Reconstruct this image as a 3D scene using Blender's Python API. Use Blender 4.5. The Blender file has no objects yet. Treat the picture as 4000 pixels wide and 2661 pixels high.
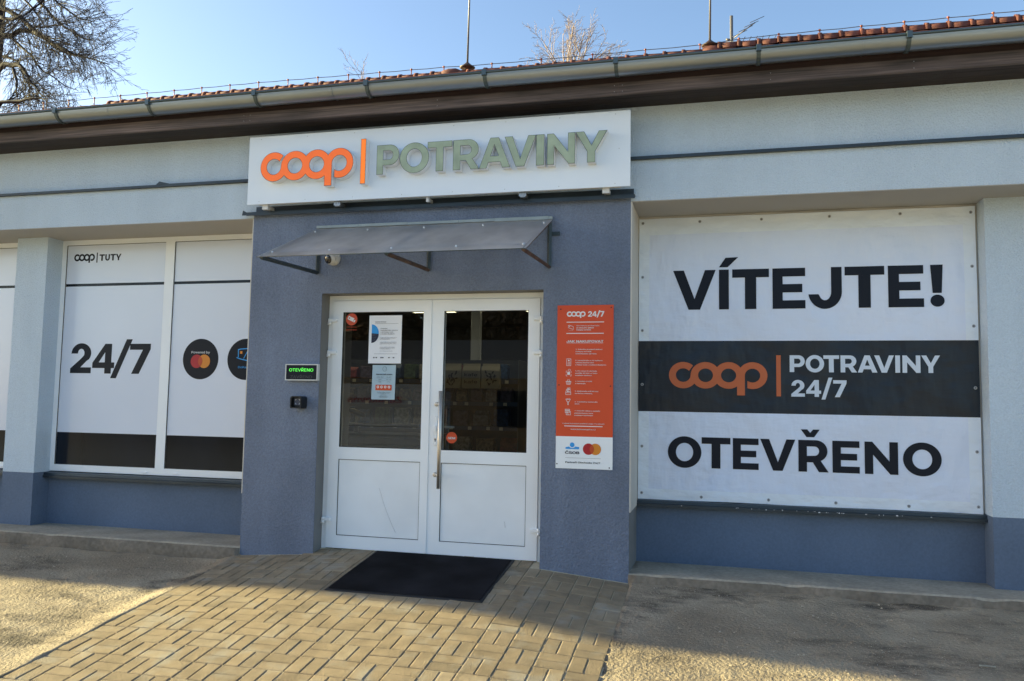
import bpy, bmesh, math, random, os
from math import sin, cos, pi, radians, sqrt
from mathutils import Vector, Matrix
from mathutils.geometry import tessellate_polygon
from mathutils import noise as mnoise
C = bpy.context.scene.collection
rnd = random.Random(7)

# ------------------------------------------------------------------ materials
def mat(name, col=(.5, .5, .5), rough=.6, metal=0.0, spec=.5, noise=None, bump=None, coat=0, emit=None):
    """noise: (scale, amount, detail, stretch)  bump: list of (scale, distance, strength)"""
    m = bpy.data.materials.new(name); m.use_nodes = True
    nt = m.node_tree; N = nt.nodes; L = nt.links
    b = N['Principled BSDF']
    b.inputs['Base Color'].default_value = (*col, 1)
    b.inputs['Roughness'].default_value = rough
    b.inputs['Metallic'].default_value = metal
    b.inputs['Specular IOR Level'].default_value = spec
    if coat: b.inputs['Coat Weight'].default_value = coat; b.inputs['Coat Roughness'].default_value = .08
    if emit:
        b.inputs['Emission Color'].default_value = (*emit[0], 1); b.inputs['Emission Strength'].default_value = emit[1]
    g = N.new('ShaderNodeNewGeometry')
    if noise:
        prev = None
        for (sc, amt, det, st) in noise:
            mp = N.new('ShaderNodeMapping'); mp.inputs['Scale'].default_value = st
            L.new(g.outputs['Position'], mp.inputs['Vector'])
            n = N.new('ShaderNodeTexNoise'); n.inputs['Scale'].default_value = sc; n.inputs['Detail'].default_value = det
            L.new(mp.outputs[0], n.inputs['Vector'])
            r = N.new('ShaderNodeMapRange'); r.inputs['From Min'].default_value = .3; r.inputs['From Max'].default_value = .7
            r.inputs['To Min'].default_value = 1 - amt; r.inputs['To Max'].default_value = 1 + amt
            L.new(n.outputs['Fac'], r.inputs['Value'])
            if prev is None: prev = r.outputs[0]
            else:
                mu = N.new('ShaderNodeMath'); mu.operation = 'MULTIPLY'
                L.new(prev, mu.inputs[0]); L.new(r.outputs[0], mu.inputs[1]); prev = mu.outputs[0]
        vm = N.new('ShaderNodeVectorMath'); vm.operation = 'SCALE'
        vm.inputs[0].default_value = col
        L.new(prev, vm.inputs['Scale']); L.new(vm.outputs[0], b.inputs['Base Color'])
    if bump:
        last = None
        for (sc, dist, strg) in bump:
            st = (1, 1, 1)
            if isinstance(sc, tuple): sc, st = sc
            mp = N.new('ShaderNodeMapping'); mp.inputs['Scale'].default_value = st
            L.new(g.outputs['Position'], mp.inputs['Vector'])
            n = N.new('ShaderNodeTexNoise'); n.inputs['Scale'].default_value = sc; n.inputs['Detail'].default_value = 3
            L.new(mp.outputs[0], n.inputs['Vector'])
            bp = N.new('ShaderNodeBump'); bp.inputs['Strength'].default_value = strg; bp.inputs['Distance'].default_value = dist
            L.new(n.outputs['Fac'], bp.inputs['Height'])
            if last: L.new(last.outputs[0], bp.inputs['Normal'])
            last = bp
        L.new(last.outputs[0], b.inputs['Normal'])
    return m
U = (1, 1, 1)
M = {}
M['stucco'] = mat('wall_stucco_light', (.545, .645, .75), .92, noise=[(1.3, .05, 4, (1, 1, .35)), (5, .035, 5, (1, 1, .10)), (110, .06, 2, U)], bump=[(75, .011, 1.0), (7, .004, .35)])
M['reveal'] = mat('wall_reveal_cream', (.62, .585, .53), .9, noise=[(2, .05, 3, U)], bump=[(80, .002, .4)])
M['blue'] = mat('wall_render_slate_blue', (.158, .195, .275), .88, noise=[(1.5, .16, 6, (1, 1, .7)), (6, .06, 4, (1, 1, .15)), (95, .12, 2, U)], bump=[(70, .012, 1.0), (6, .005, .35)])
M['bluerev'] = mat('wall_render_grey_reveal', (.20, .20, .20), .9, noise=[(3, .1, 3, U)], bump=[(70, .003, .5)])
M['blue2'] = mat('wall_dado_slate_blue', (.118, .160, .235), .85, noise=[(1.1, .14, 6, U), (60, .07, 2, U)], bump=[(60, .003, .5), (5, .006, .35)])
M['flash'] = mat('flashing_dark', (.035, .05, .065), .4, metal=.3, noise=[(3, .2, 3, U)], bump=[((30, (.1, 1, 1)), .002, .2)])
M['zinc'] = mat('gutter_zinc', (.32, .365, .41), .36, metal=.9, noise=[(5, .08, 4, (.3, 1, 1))], bump=[((3, (.4, 1, 1)), .004, .12)])
M['zincdark'] = mat('gutter_bracket_zinc', (.10, .13, .14), .45, metal=.7)
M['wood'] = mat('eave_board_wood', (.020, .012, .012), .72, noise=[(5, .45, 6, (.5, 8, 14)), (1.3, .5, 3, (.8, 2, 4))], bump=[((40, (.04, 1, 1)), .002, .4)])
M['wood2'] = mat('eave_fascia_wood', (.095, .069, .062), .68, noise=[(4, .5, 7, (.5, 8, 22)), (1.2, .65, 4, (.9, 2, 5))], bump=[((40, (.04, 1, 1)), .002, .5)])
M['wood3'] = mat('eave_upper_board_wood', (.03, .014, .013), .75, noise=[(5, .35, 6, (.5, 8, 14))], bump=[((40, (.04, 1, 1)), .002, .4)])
M['tile'] = mat('roof_tile_clay', (.135, .043, .030), .8, noise=[(1.2, .3, 4, U), (14, .25, 3, U)], bump=[(40, .004, .4)])
M['pvc'] = mat('white_upvc', (.89, .93, .97), .33, noise=[(1.5, .03, 3, U)])
M['pvcgrey'] = mat('white_upvc_panel', (.86, .90, .94), .45, noise=[(2.5, .05, 4, U)], bump=[(3, .004, .08)])
M['gasket'] = mat('black_gasket', (.012, .013, .015), .5)
M['steel'] = mat('brushed_steel', (.66, .62, .56), .48, metal=1, noise=[(60, .1, 2, (1, 1, .05))])
M['filmwhite'] = mat('window_film_white', (.73, .79, .91), .22, noise=[(.8, .03, 2, U)], coat=.25)
M['filmblack'] = mat('window_film_black', (.008, .011, .018), .16, spec=.2, noise=[(2.2, .35, 3, (1, 1, .4))], coat=.1)
M['ink'] = mat('print_black', (.010, .013, .021), .4, spec=.2)
M['banner'] = mat('banner_white_vinyl', (.74, .81, .96), .34, noise=[(.9, .04, 3, U)], bump=[(1.6, .10, .6), ((4, (1.6, 1, .6)), .045, .6), ((11, (.5, 1, 1.4)), .016, .5)])
M['hem'] = mat('banner_hem_vinyl', (.79, .86, .95), .32, bump=[(1.6, .10, .6), ((7, (.7, 1, 1.2)), .04, .7)])
M['bannerblack'] = mat('banner_black_print', (.012, .018, .028), .36, spec=.4, bump=[(1.6, .12, .6), ((3, (1.6, 1, .6)), .045, .6), ((11, (.5, 1, 1.4)), .012, .4)])
M['bannerink'] = mat('banner_letter_print', (.010, .013, .022), .45, spec=.2, bump=[(1.6, .05, .5), ((5, (1.6, 1, .5)), .016, .5)])
M['bannerwhite'] = mat('banner_white_print', (.66, .73, .83), .4, bump=[(1.6, .02, .35)])
M['bannerorange'] = mat('banner_orange_print', (.56, .13, .04), .4, bump=[(1.6, .02, .35)])
M['signpanel'] = mat('sign_white_composite', (.80, .86, .93), .3, noise=[(1.2, .02, 3, U)])
M['letterside'] = mat('letter_return_white', (.80, .82, .85), .4)
M['lettergreen'] = mat('letter_face_sage', (.36, .43, .31), .3, noise=[(9, .14, 2, U)])
M['letteredge'] = mat('letter_trim_dark', (.05, .07, .07), .4)
M['letterorange'] = mat('letter_face_orange', (.86, .155, .018), .35, emit=((1, .16, .012), .05))
M['barorange'] = mat('bar_face_orange', (.92, .19, .012), .35, emit=((1, .22, .01), .08))
M['galv'] = mat('galvanised_bracket', (.42, .43, .44), .4, metal=.8)
M['whitetube'] = mat('white_coated_tube', (.7, .71, .72), .4)
M['darksteel'] = mat('bracket_painted_steel', (.035, .055, .065), .45, metal=.2, noise=[(12, .3, 3, U)])
M['brownsteel'] = mat('bracket_brown_steel', (.10, .060, .042), .6, metal=.2, noise=[(9, .5, 4, U)])  # browner tone used on some canopy struts
M['greystrip'] = mat('sealing_strip_grey', (.30, .35, .36), .6, noise=[(8, .1, 3, U)])
M['red'] = mat('panel_orange_red', (.66, .075, .018), .38, noise=[(1.5, .03, 2, U)])
M['panelwhite'] = mat('panel_white_print', (.84, .89, .94), .38)
M['printwhite'] = mat('print_white', (.78, .78, .8), .4)
M['navy'] = mat('print_navy', (.008, .012, .045), .4)
M['sky'] = mat('print_sky_blue', (.03, .33, .80), .4)
M['mred'] = mat('print_red', (.42, .012, .02), .4)
M['morange'] = mat('print_amber', (.68, .24, .02), .4)
M['mmix'] = mat('print_red_amber', (.52, .07, .015), .4)
M['stickerorange'] = mat('sticker_orange', (.62, .075, .018), .4)
M['paper'] = mat('paper_white', (.84, .87, .93), .55, bump=[(4, .004, .15)])
M['paperblue'] = mat('paper_laminated_blue', (.42, .56, .66), .25, bump=[(4, .006, .2)])
M['textgrey'] = mat('print_grey_text', (.10, .11, .15), .6)
M['mat'] = mat('doormat_rubber_fabric', (.0125, .012, .014), .95, spec=.15, noise=[(2.2, .7, 5, U)])
M['matedge'] = mat('doormat_rubber_edge', (.010, .010, .012), .7)
M['black'] = mat('black_plastic', (.010, .011, .013), .35)
M['camwhite'] = mat('camera_housing_white', (.66, .65, .61), .35)
M['camglass'] = mat('camera_dome_glass', (.006, .007, .015), .08, spec=.8)
M['ledled'] = mat('led_green_letters', (.05, .3, .05), .5, emit=((.13, 1.0, .10), .17))
M['leddim'] = mat('led_unlit_letters', (.055, .065, .075), .5)
M['alu'] = mat('display_aluminium_frame', (.62, .64, .64), .4)
M['rodcone'] = mat('rod_cone_brown', (.06, .03, .02), .6)
M['rod'] = mat('rod_grey_metal', (.16, .15, .15), .5, metal=.4)
M['copper'] = mat('clip_copper_red', (.35, .10, .05), .5)
M['bark'] = mat('tree_bark', (.036, .028, .026), .9)
M['barkpale'] = mat('tree_bark_pale', (.27, .215, .205), .9)
M['grain'] = mat('bark_brush', (.20, .13, .07), .9)
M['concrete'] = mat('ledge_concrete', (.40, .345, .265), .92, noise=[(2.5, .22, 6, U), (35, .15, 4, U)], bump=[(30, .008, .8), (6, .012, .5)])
M['ledgefront'] = mat('ledge_shaded_front', (.20, .165, .125), .95, noise=[(2.2, .3, 6, U), (30, .2, 4, U)], bump=[(30, .008, .8), (6, .012, .5)])  # front face shade put into the colour, darker than the top
M['intwall'] = mat('shop_inner_wall', (.10, .10, .095), .8)
M['intfloor'] = mat('shop_inner_floor', (.14, .13, .12), .4)
M['lamp'] = mat('ceiling_panel_lit', (.9, .85, .7), .5, emit=((1, .86, .52), .8))
M['shelf'] = mat('shelf_dark_metal', (.03, .035, .05), .5)
M['rail'] = mat('shelf_price_rail_blue', (.03, .06, .14), .4)
M['tag'] = mat('price_tag_paper', (.5, .5, .48), .6)
M['kraft'] = mat('coffee_bag_kraft', (.22, .21, .175), .6)
M['mesh'] = mat('shelf_side_mesh', (.10, .11, .12), .5)
for nm, c in (('p_blue', (.03, .07, .17)), ('p_purple', (.10, .08, .13)), ('p_tan', (.26, .19, .11)), ('p_green', (.08, .12, .06)), ('p_grey', (.17, .18, .20)), ('p_red', (.17, .03, .03)), ('p_cream', (.34, .32, .26))):
    M[nm] = mat('package_' + nm[2:], c, .45, noise=[(28, .5, 2, U)])

def glass_mat(name, tint, refl_min):
    m = bpy.data.materials.new(name); m.use_nodes = True
    nt = m.node_tree; N = nt.nodes; L = nt.links
    for n in list(N): N.remove(n)
    o = N.new('ShaderNodeOutputMaterial'); mx = N.new('ShaderNodeMixShader')
    t = N.new('ShaderNodeBsdfTransparent'); t.inputs[0].default_value = (*tint, 1)
    g = N.new('ShaderNodeBsdfGlossy'); g.inputs['Roughness'].default_value = .0
    f = N.new('ShaderNodeFresnel'); f.inputs[0].default_value = 1.52
    a = N.new('ShaderNodeMath'); a.operation = 'ADD'; a.inputs[1].default_value = refl_min
    L.new(f.outputs[0], a.inputs[0]); L.new(a.outputs[0], mx.inputs[0])
    L.new(t.outputs[0], mx.inputs[1]); L.new(g.outputs[0], mx.inputs[2]); L.new(mx.outputs[0], o.inputs[0])
    return m
M['glass'] = glass_mat('door_glass', (.62, .66, .66), .05)
def poly_mat():
    m = bpy.data.materials.new('canopy_polycarbonate'); m.use_nodes = True
    nt = m.node_tree; N = nt.nodes; L = nt.links
    for n in list(N): N.remove(n)
    o = N.new('ShaderNodeOutputMaterial'); m1 = N.new('ShaderNodeMixShader'); m2 = N.new('ShaderNodeMixShader')
    t = N.new('ShaderNodeBsdfTransparent'); t.inputs[0].default_value = (.80, .82, .86, 1)
    g = N.new('ShaderNodeBsdfGlossy'); g.inputs['Roughness'].default_value = .28
    d = N.new('ShaderNodeBsdfTranslucent'); d.inputs[0].default_value = (.86, .87, .90, 1)
    d2 = N.new('ShaderNodeBsdfDiffuse'); d2.inputs[0].default_value = (.86, .87, .90, 1)
    m0 = N.new('ShaderNodeMixShader'); m0.inputs[0].default_value = .35
    L.new(d.outputs[0], m0.inputs[1]); L.new(d2.outputs[0], m0.inputs[2])
    ge = N.new('ShaderNodeNewGeometry'); n = N.new('ShaderNodeTexNoise'); n.inputs['Scale'].default_value = 3.5; n.inputs['Detail'].default_value = 6
    mp = N.new('ShaderNodeMapping'); mp.inputs['Scale'].default_value = (1, .5, .5)
    L.new(ge.outputs['Position'], mp.inputs[0]); L.new(mp.outputs[0], n.inputs['Vector'])
    r = N.new('ShaderNodeMapRange'); r.inputs['From Min'].default_value = .3; r.inputs['From Max'].default_value = .75
    r.inputs['To Min'].default_value = .46; r.inputs['To Max'].default_value = .90
    L.new(n.outputs['Fac'], r.inputs['Value']); L.new(r.outputs[0], m1.inputs[0])
    L.new(t.outputs[0], m1.inputs[1]); L.new(m0.outputs[0], m1.inputs[2])
    m2.inputs[0].default_value = .20
    L.new(m1.outputs[0], m2.inputs[1]); L.new(g.outputs[0], m2.inputs[2]); L.new(m2.outputs[0], o.inputs[0])
    return m
M['poly'] = poly_mat()

def ground_mat(name, c1, c2, c3, sc, grit, gd, stain):
    m = bpy.data.materials.new(name); m.use_nodes = True
    nt = m.node_tree; N = nt.nodes; L = nt.links; b = N['Principled BSDF']
    b.inputs['Roughness'].default_value = .95; b.inputs['Specular IOR Level'].default_value = .25
    g = N.new('ShaderNodeNewGeometry')
    def nz(s, det, st=(1, 1, 1), ro=.5):
        mp = N.new('ShaderNodeMapping'); mp.inputs['Scale'].default_value = st; L.new(g.outputs['Position'], mp.inputs[0])
        n = N.new('ShaderNodeTexNoise'); n.inputs['Scale'].default_value = s; n.inputs['Detail'].default_value = det
        n.inputs['Roughness'].default_value = ro
        L.new(mp.outputs[0], n.inputs['Vector']); return n.outputs['Fac']
    def ramp(f, a, bb, lo=0, hi=1):
        r = N.new('ShaderNodeMapRange'); r.inputs['From Min'].default_value = a; r.inputs['From Max'].default_value = bb
        r.inputs['To Min'].default_value = lo; r.inputs['To Max'].default_value = hi; L.new(f, r.inputs['Value']); return r.outputs[0]
    def mix(f, a, bb):
        x = N.new('ShaderNodeMix'); x.data_type = 'RGBA'; L.new(f, x.inputs['Factor'])
        for i, v in ((6, a), (7, bb)):
            if isinstance(v, tuple): x.inputs[i].default_value = (*v, 1)
            else: L.new(v, x.inputs[i])
        return x.outputs[2]
    col = mix(ramp(nz(sc, 6, (1, 1.7, 1)), .38, .62), c1, c2)
    col = mix(ramp(nz(stain, 8, (.7, 1.5, 1), .66), .50, .62), col, c3)
    sp = ramp(nz(150, 2), .62, .72); col = mix(sp, col, tuple(min(1, 1.6 * v) for v in c2))
    L.new(col, b.inputs['Base Color'])
    last = None
    for s, d, k in ((grit, gd, 1.0), (grit * 3, gd * .35, .8), (6, .02, .5)):
        bp = N.new('ShaderNodeBump'); bp.inputs['Strength'].default_value = k; bp.inputs['Distance'].default_value = d
        L.new(nz(s, 3), bp.inputs['Height'])
        if last: L.new(last.outputs[0], bp.inputs['Normal'])
        last = bp
    L.new(last.outputs[0], b.inputs['Normal'])
    return m
M['asphalt'] = ground_mat('ground_worn_asphalt', (.27, .215, .15), (.43, .35, .25), (.115, .092, .068), 1.1, 46, .015, 1.7)
M['sand'] = mat('joint_sand', (.55, .46, .32), .95, noise=[(20, .2, 3, U)])
def paver_mat():
    m = bpy.data.materials.new('paving_concrete_block'); m.use_nodes = True
    nt = m.node_tree; N = nt.nodes; L = nt.links; b = N['Principled BSDF']
    b.inputs['Roughness'].default_value = .9; b.inputs['Specular IOR Level'].default_value = .3
    at = N.new('ShaderNodeAttribute'); at.attribute_name = 'tone'
    g = N.new('ShaderNodeNewGeometry')
    n = N.new('ShaderNodeTexNoise'); n.inputs['Scale'].default_value = 9; n.inputs['Detail'].default_value = 6; L.new(g.outputs['Position'], n.inputs['Vector'])
    r = N.new('ShaderNodeMapRange'); r.inputs['From Min'].default_value = .3; r.inputs['From Max'].default_value = .7; r.inputs['To Min'].default_value = .82; r.inputs['To Max'].default_value = 1.16
    L.new(n.outputs['Fac'], r.inputs['Value'])
    vm = N.new('ShaderNodeVectorMath'); vm.operation = 'SCALE'; L.new(at.outputs['Color'], vm.inputs[0]); L.new(r.outputs[0], vm.inputs['Scale'])
    e1 = N.new('ShaderNodeTexNoise'); e1.inputs['Scale'].default_value = 5.5; e1.inputs['Detail'].default_value = 7; L.new(g.outputs['Position'], e1.inputs['Vector'])
    e2 = N.new('ShaderNodeMapRange'); e2.inputs['From Min'].default_value = .54; e2.inputs['From Max'].default_value = .68; e2.inputs['To Max'].default_value = .34; L.new(e1.outputs['Fac'], e2.inputs['Value'])
    e3 = N.new('ShaderNodeMix'); e3.data_type = 'RGBA'; e3.inputs[7].default_value = (.38, .37, .33, 1); L.new(e2.outputs[0], e3.inputs['Factor']); L.new(vm.outputs[0], e3.inputs[6])
    L.new(e3.outputs[2], b.inputs['Base Color'])
    last = None
    for s, d, k in ((150, .004, .9), (60, .004, .7), (9, .005, .35)):
        nn = N.new('ShaderNodeTexNoise'); nn.inputs['Scale'].default_value = s; L.new(g.outputs['Position'], nn.inputs['Vector'])
        bp = N.new('ShaderNodeBump'); bp.inputs['Strength'].default_value = k; bp.inputs['Distance'].default_value = d
        L.new(nn.outputs['Fac'], bp.inputs['Height'])
        if last: L.new(last.outputs[0], bp.inputs['Normal'])
        last = bp
    L.new(last.outputs[0], b.inputs['Normal'])
    return m
M['paver'] = paver_mat()

# ------------------------------------------------------------------ helpers
def box(bm, x0, x1, y0, y1, z0, z1, mi=0):
    vs = [bm.verts.new((x, y, z)) for x in (x0, x1) for y in (y0, y1) for z in (z0, z1)]
    for f in ((0, 1, 3, 2), (4, 6, 7, 5), (0, 4, 5, 1), (2, 3, 7, 6), (0, 2, 6, 4), (1, 5, 7, 3)):
        fc = bm.faces.new([vs[i] for i in f]); fc.material_index = mi
def bbox(bm, x0, x1, y0, y1, z0, z1, bev=.004, seg=1, mi=0):
    t = bmesh.new(); box(t, x0, x1, y0, y1, z0, z1, mi)
    bmesh.ops.bevel(t, geom=t.edges[:], offset=bev, segments=seg, affect='EDGES', profile=.7)
    merge(bm, t)
def merge(bm, t, mtx=None):
    if mtx: t.transform(mtx)
    mp = {}
    for v in t.verts: mp[v] = bm.verts.new(v.co)
    for f in t.faces:
        try:
            nf = bm.faces.new([mp[v] for v in f.verts]); nf.material_index = f.material_index; nf.smooth = f.smooth
        except ValueError: pass
    t.free()
def tube(bm, pts, r, n=8, caps=True, mi=0, smooth=True):
    pts = [Vector(p) for p in pts]; rs = r if isinstance(r, (list, tuple)) else [r] * len(pts)
    rings = []; up = None
    for i, p in enumerate(pts):
        d = (pts[min(i + 1, len(pts) - 1)] - pts[max(i - 1, 0)])
        if d.length < 1e-9: d = Vector((0, 0, 1))
        d.normalize()
        if up is None:
            up = Vector((0, 0, 1)) if abs(d.z) < .9 else Vector((0, 1, 0))
        a = d.cross(up)
        if a.length < 1e-5: a = d.cross(Vector((1, 0, 0)))
        a.normalize(); b = d.cross(a).normalized(); up = -b if False else up
        rings.append([bm.verts.new(p + a * (rs[i] * cos(2 * pi * k / n)) + b * (rs[i] * sin(2 * pi * k / n))) for k in range(n)])
    for i in range(len(rings) - 1):
        for k in range(n):
            f = bm.faces.new((rings[i][k], rings[i][(k + 1) % n], rings[i + 1][(k + 1) % n], rings[i + 1][k])); f.smooth = smooth; f.material_index = mi
    if caps:
        for rr in (rings[0], rings[-1]):
            f = bm.faces.new(rr); f.material_index = mi
def sqtube(bm, a, b, w, mi=0):
    tube(bm, [a, b], w * .7071, 4, True, mi, False)
def lathe(bm, c, axis, prof, n=20, mi=0):
    """prof: list of (distance along axis, radius)"""
    c = Vector(c); axis = Vector(axis).normalized(); t = Vector((0, 0, 1)) if abs(axis.z) < .9 else Vector((1, 0, 0))
    a = axis.cross(t).normalized(); b = axis.cross(a)
    rings = [[bm.verts.new(c + axis * h + (a * cos(2 * pi * k / n) + b * sin(2 * pi * k / n)) * max(r, 1e-4)) for k in range(n)] for h, r in prof]
    for i in range(len(rings) - 1):
        for k in range(n):
            f = bm.faces.new((rings[i][k], rings[i][(k + 1) % n], rings[i + 1][(k + 1) % n], rings[i + 1][k])); f.smooth = True; f.material_index = mi
    for rr in (rings[0], rings[-1]):
        f = bm.faces.new(rr); f.material_index = mi
def poly(bm, outer, holes, y, depth=0, mi=0, smi=1):
    """outline in (x,z); front face at y, extruded to y+depth"""
    loops = [[Vector((p[0], p[1], 0)) for p in l] for l in [outer] + list(holes)]
    flat = [p for l in loops for p in l]
    V = [bm.verts.new((p.x, y, p.y)) for p in flat]
    for t in tessellate_polygon(loops):
        a, b, c = (flat[i] for i in t)
        ar = (b.x - a.x) * (c.y - a.y) - (c.x - a.x) * (b.y - a.y)
        if abs(ar) < 1e-12: continue
        t = t if ar > 0 else t[::-1]
        try:
            f = bm.faces.new([V[i] for i in t]); f.material_index = mi
        except ValueError: pass
    if depth:
        W = [bm.verts.new((p.x, y, p.y)) for p in flat]; B = [bm.verts.new((p.x, y + depth, p.y)) for p in flat]
        k = 0
        for l in loops:
            n = len(l)
            for i in range(n):
                j = (i + 1) % n
                f = bm.faces.new((W[k + i], W[k + j], B[k + j], B[k + i])); f.material_index = smi
            k += n
ROOT = {}
def tag(o, label=None, cat=None, group=None, kind=None):
    if label: o['label'] = label
    if cat: o['category'] = cat
    if group: o['group'] = group
    if kind: o['kind'] = kind
    return o
def thing(name, label, cat, loc=(0, 0, 0), group=None):
    o = bpy.data.objects.new(name, None); C.objects.link(o); o.location = loc; o.empty_display_size = .1
    ROOT[o.name] = Vector(loc); return tag(o, label, cat, group)
def base_of(o):
    while o.parent: o = o.parent
    return ROOT.get(o.name, Vector((0, 0, 0)))
def obj(name, bm, m, parent=None, loc=None, label=None, smooth_angle=None):
    """mesh built in world coordinates; moved so its origin is the thing's base"""
    me = bpy.data.meshes.new(name); 
    off = base_of(parent) if parent else Vector(loc or (0, 0, 0))
    bmesh.ops.recalc_face_normals(bm, faces=bm.faces[:]) if getattr(bm, 'rc', True) is True and name not in NORC else None
    bm.to_mesh(me); bm.free()
    me.transform(Matrix.Translation(-off))
    for x in (m if isinstance(m, (list, tuple)) else [m]): me.materials.append(x)
    o = bpy.data.objects.new(name, me); C.objects.link(o)
    if parent: o.parent = parent
    else: o.location = off; ROOT[o.name] = off
    if label: o['label'] = label
    return o
NORC = set()
def copy_tree(o, parent=None):
    c = o.copy(); C.objects.link(c)
    if parent: c.parent = parent
    for ch in o.children: copy_tree(ch, c)
    return c
B = bmesh.new

# ------------------------------------------------------------------ lettering outlines (cap height 1)
def ell(cx, cz, rx, rz, a0, a1, n=24):
    return [(cx + rx * cos(radians(a0 + (a1 - a0) * i / n)), cz + rz * sin(radians(a0 + (a1 - a0) * i / n))) for i in range(n + 1)]
def circ(cx, cz, r, n=40, rz=None):
    return ell(cx, cz, r, rz or r, 0, 360, n)[:-1]
G = {
 'I': (.27, [(0, 0), (.27, 0), (.27, 1), (0, 1)], []),
 'T': (.88, [(.305, 0), (.575, 0), (.575, .79), (.88, .79), (.88, 1), (0, 1), (0, .79), (.305, .79)], []),
 'E': (.82, [(0, 0), (.82, 0), (.82, .205), (.255, .205), (.255, .40), (.745, .40), (.745, .605), (.255, .605), (.255, .795), (.82, .795), (.82, 1), (0, 1)], []),
 'V': (1.08, [(0, 1), (.275, 1), (.545, .27), (.81, 1), (1.08, 1), (.685, 0), (.395, 0)], []),
 'N': (1.0, [(0, 0), (0, 1), (.235, 1), (.745, .40), (.745, 1), (1, 1), (1, 0), (.765, 0), (.255, .60), (.255, 0)], []),
 'Y': (1.06, [(0, 1), (.29, 1), (.54, .56), (.78, 1), (1.06, 1), (.665, .35), (.665, 0), (.395, 0), (.395, .35)], []),
 'A': (1.1, [(0, 0), (.39, 1), (.69, 1), (1.1, 0), (.815, 0), (.745, .19), (.335, .19), (.265, 0)], [[(.41, .40), (.68, .40), (.54, .76)]]),
 'P': (.84, [(0, 0), (.25, 0), (.25, .30)] + ell(.49, .65, .35, .35, -90, 90) + [(0, 1)], [[(.25, .50)] + ell(.47, .65, .13, .15, -90, 90, 12) + [(.25, .80)]]),
 'R': (.90, [(0, 0), (.255, 0), (.255, .30), (.43, .30), (.61, 0), (.90, 0), (.665, .355)] + ell(.52, .66, .35, .34, -62, 90) + [(0, 1)], [[(.255, .50)] + ell(.49, .655, .13, .145, -90, 90, 12) + [(.255, .80)]]),
 'O': (1.05, circ(.525, .5, .525, 48, .515), [circ(.525, .5, .27, 40, .30)]),
 'J': (.84, [(.575, 1), (.84, 1), (.84, .42)] + ell(.42, .41, .42, .42, 0, -180) [0:0] + ell(.42, .40, .42, .405, 0, -172, 24) + [(.257, .345)] + ell(.42, .40, .155, .19, -165, 0, 14) + [(.575, .42)], []),
 'U': (.86, [(0, 1), (.25, 1), (.25, .42)] + ell(.43, .42, .18, .20, 180, 360, 14) + [(.61, 1), (.86, 1), (.86, .42)] + ell(.43, .42, .43, .43, 0, -180, 24), []),
 '2': (.79, [(0, 0), (.79, 0), (.79, .195), (.385, .195), (.62, .42)] + ell(.395, .665, .375, .335, -38, 178, 22) + [(.005, .655), (.265, .655)] + ell(.39, .665, .125, .15, 178, -30, 12) + [(.40, .49), (0, .155)], []),
 '4': (.85, [(.48, 0), (.73, 0), (.73, .185), (.85, .185), (.85, .375), (.73, .375), (.73, 1), (.47, 1), (0, .36), (0, .185), (.48, .185)], [[(.48, .375), (.48, .72), (.245, .375)]]),
 '/': (.78, [(0, -.15), (.27, -.15), (.78, 1.15), (.51, 1.15)], []),
 '7': (.78, [(.09, 0), (.375, 0), (.78, .82), (.78, 1), (0, 1), (0, .80), (.49, .80)], []),
 '!': (.33, [(.05, .33), (.28, .33), (.32, 1), (.0, 1)], []),
}
G['J'] = (.84, [(.575, 1), (.84, 1), (.84, .40)] + ell(.42, .40, .42, .415, 0, -172, 26)[1:] + [(.255, .345)] + ell(.42, .40, .155, .205, -165, 0, 14)[1:], [])
def glyph(bm, ch, x0, x1, z0, z1, y, depth=0, inset=0):
    w, o, hs = G[ch]; sx = (x1 - x0) / w; sz = z1 - z0
    f = lambda l: [(x0 + p[0] * sx, z0 + p[1] * sz) for p in l]
    o2, h2 = f(o), [f(h) for h in hs]
    if inset:
        o2 = offset_loop(o2, -inset); h2 = [offset_loop(h, inset) for h in h2]
    poly(bm, o2, h2, y, depth)
def area(l): return sum(l[i][0] * l[(i + 1) % len(l)][1] - l[(i + 1) % len(l)][0] * l[i][1] for i in range(len(l))) / 2
def offset_loop(l, d):
    """positive d grows the loop"""
    l = [p for i, p in enumerate(l) if (Vector(p) - Vector(l[i - 1])).length > 1e-7]
    n = len(l); s = 1 if area(l) > 0 else -1; out = []
    for i in range(n):
        a, b, c = Vector(l[i - 1]), Vector(l[i]), Vector(l[(i + 1) % n])
        d1, d2 = (b - a).normalized(), (c - b).normalized()
        n1, n2 = Vector((d1.y, -d1.x)) * s, Vector((d2.y, -d2.x)) * s
        m = n1 + n2
        if m.length < 1e-4: out.append(tuple(b)); continue
        m.normalize(); k = min(1 / max(m.dot(n1), .35), 2.2)
        out.append((b.x + m.x * d * k, b.y + m.y * d * k))
    return out
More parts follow.
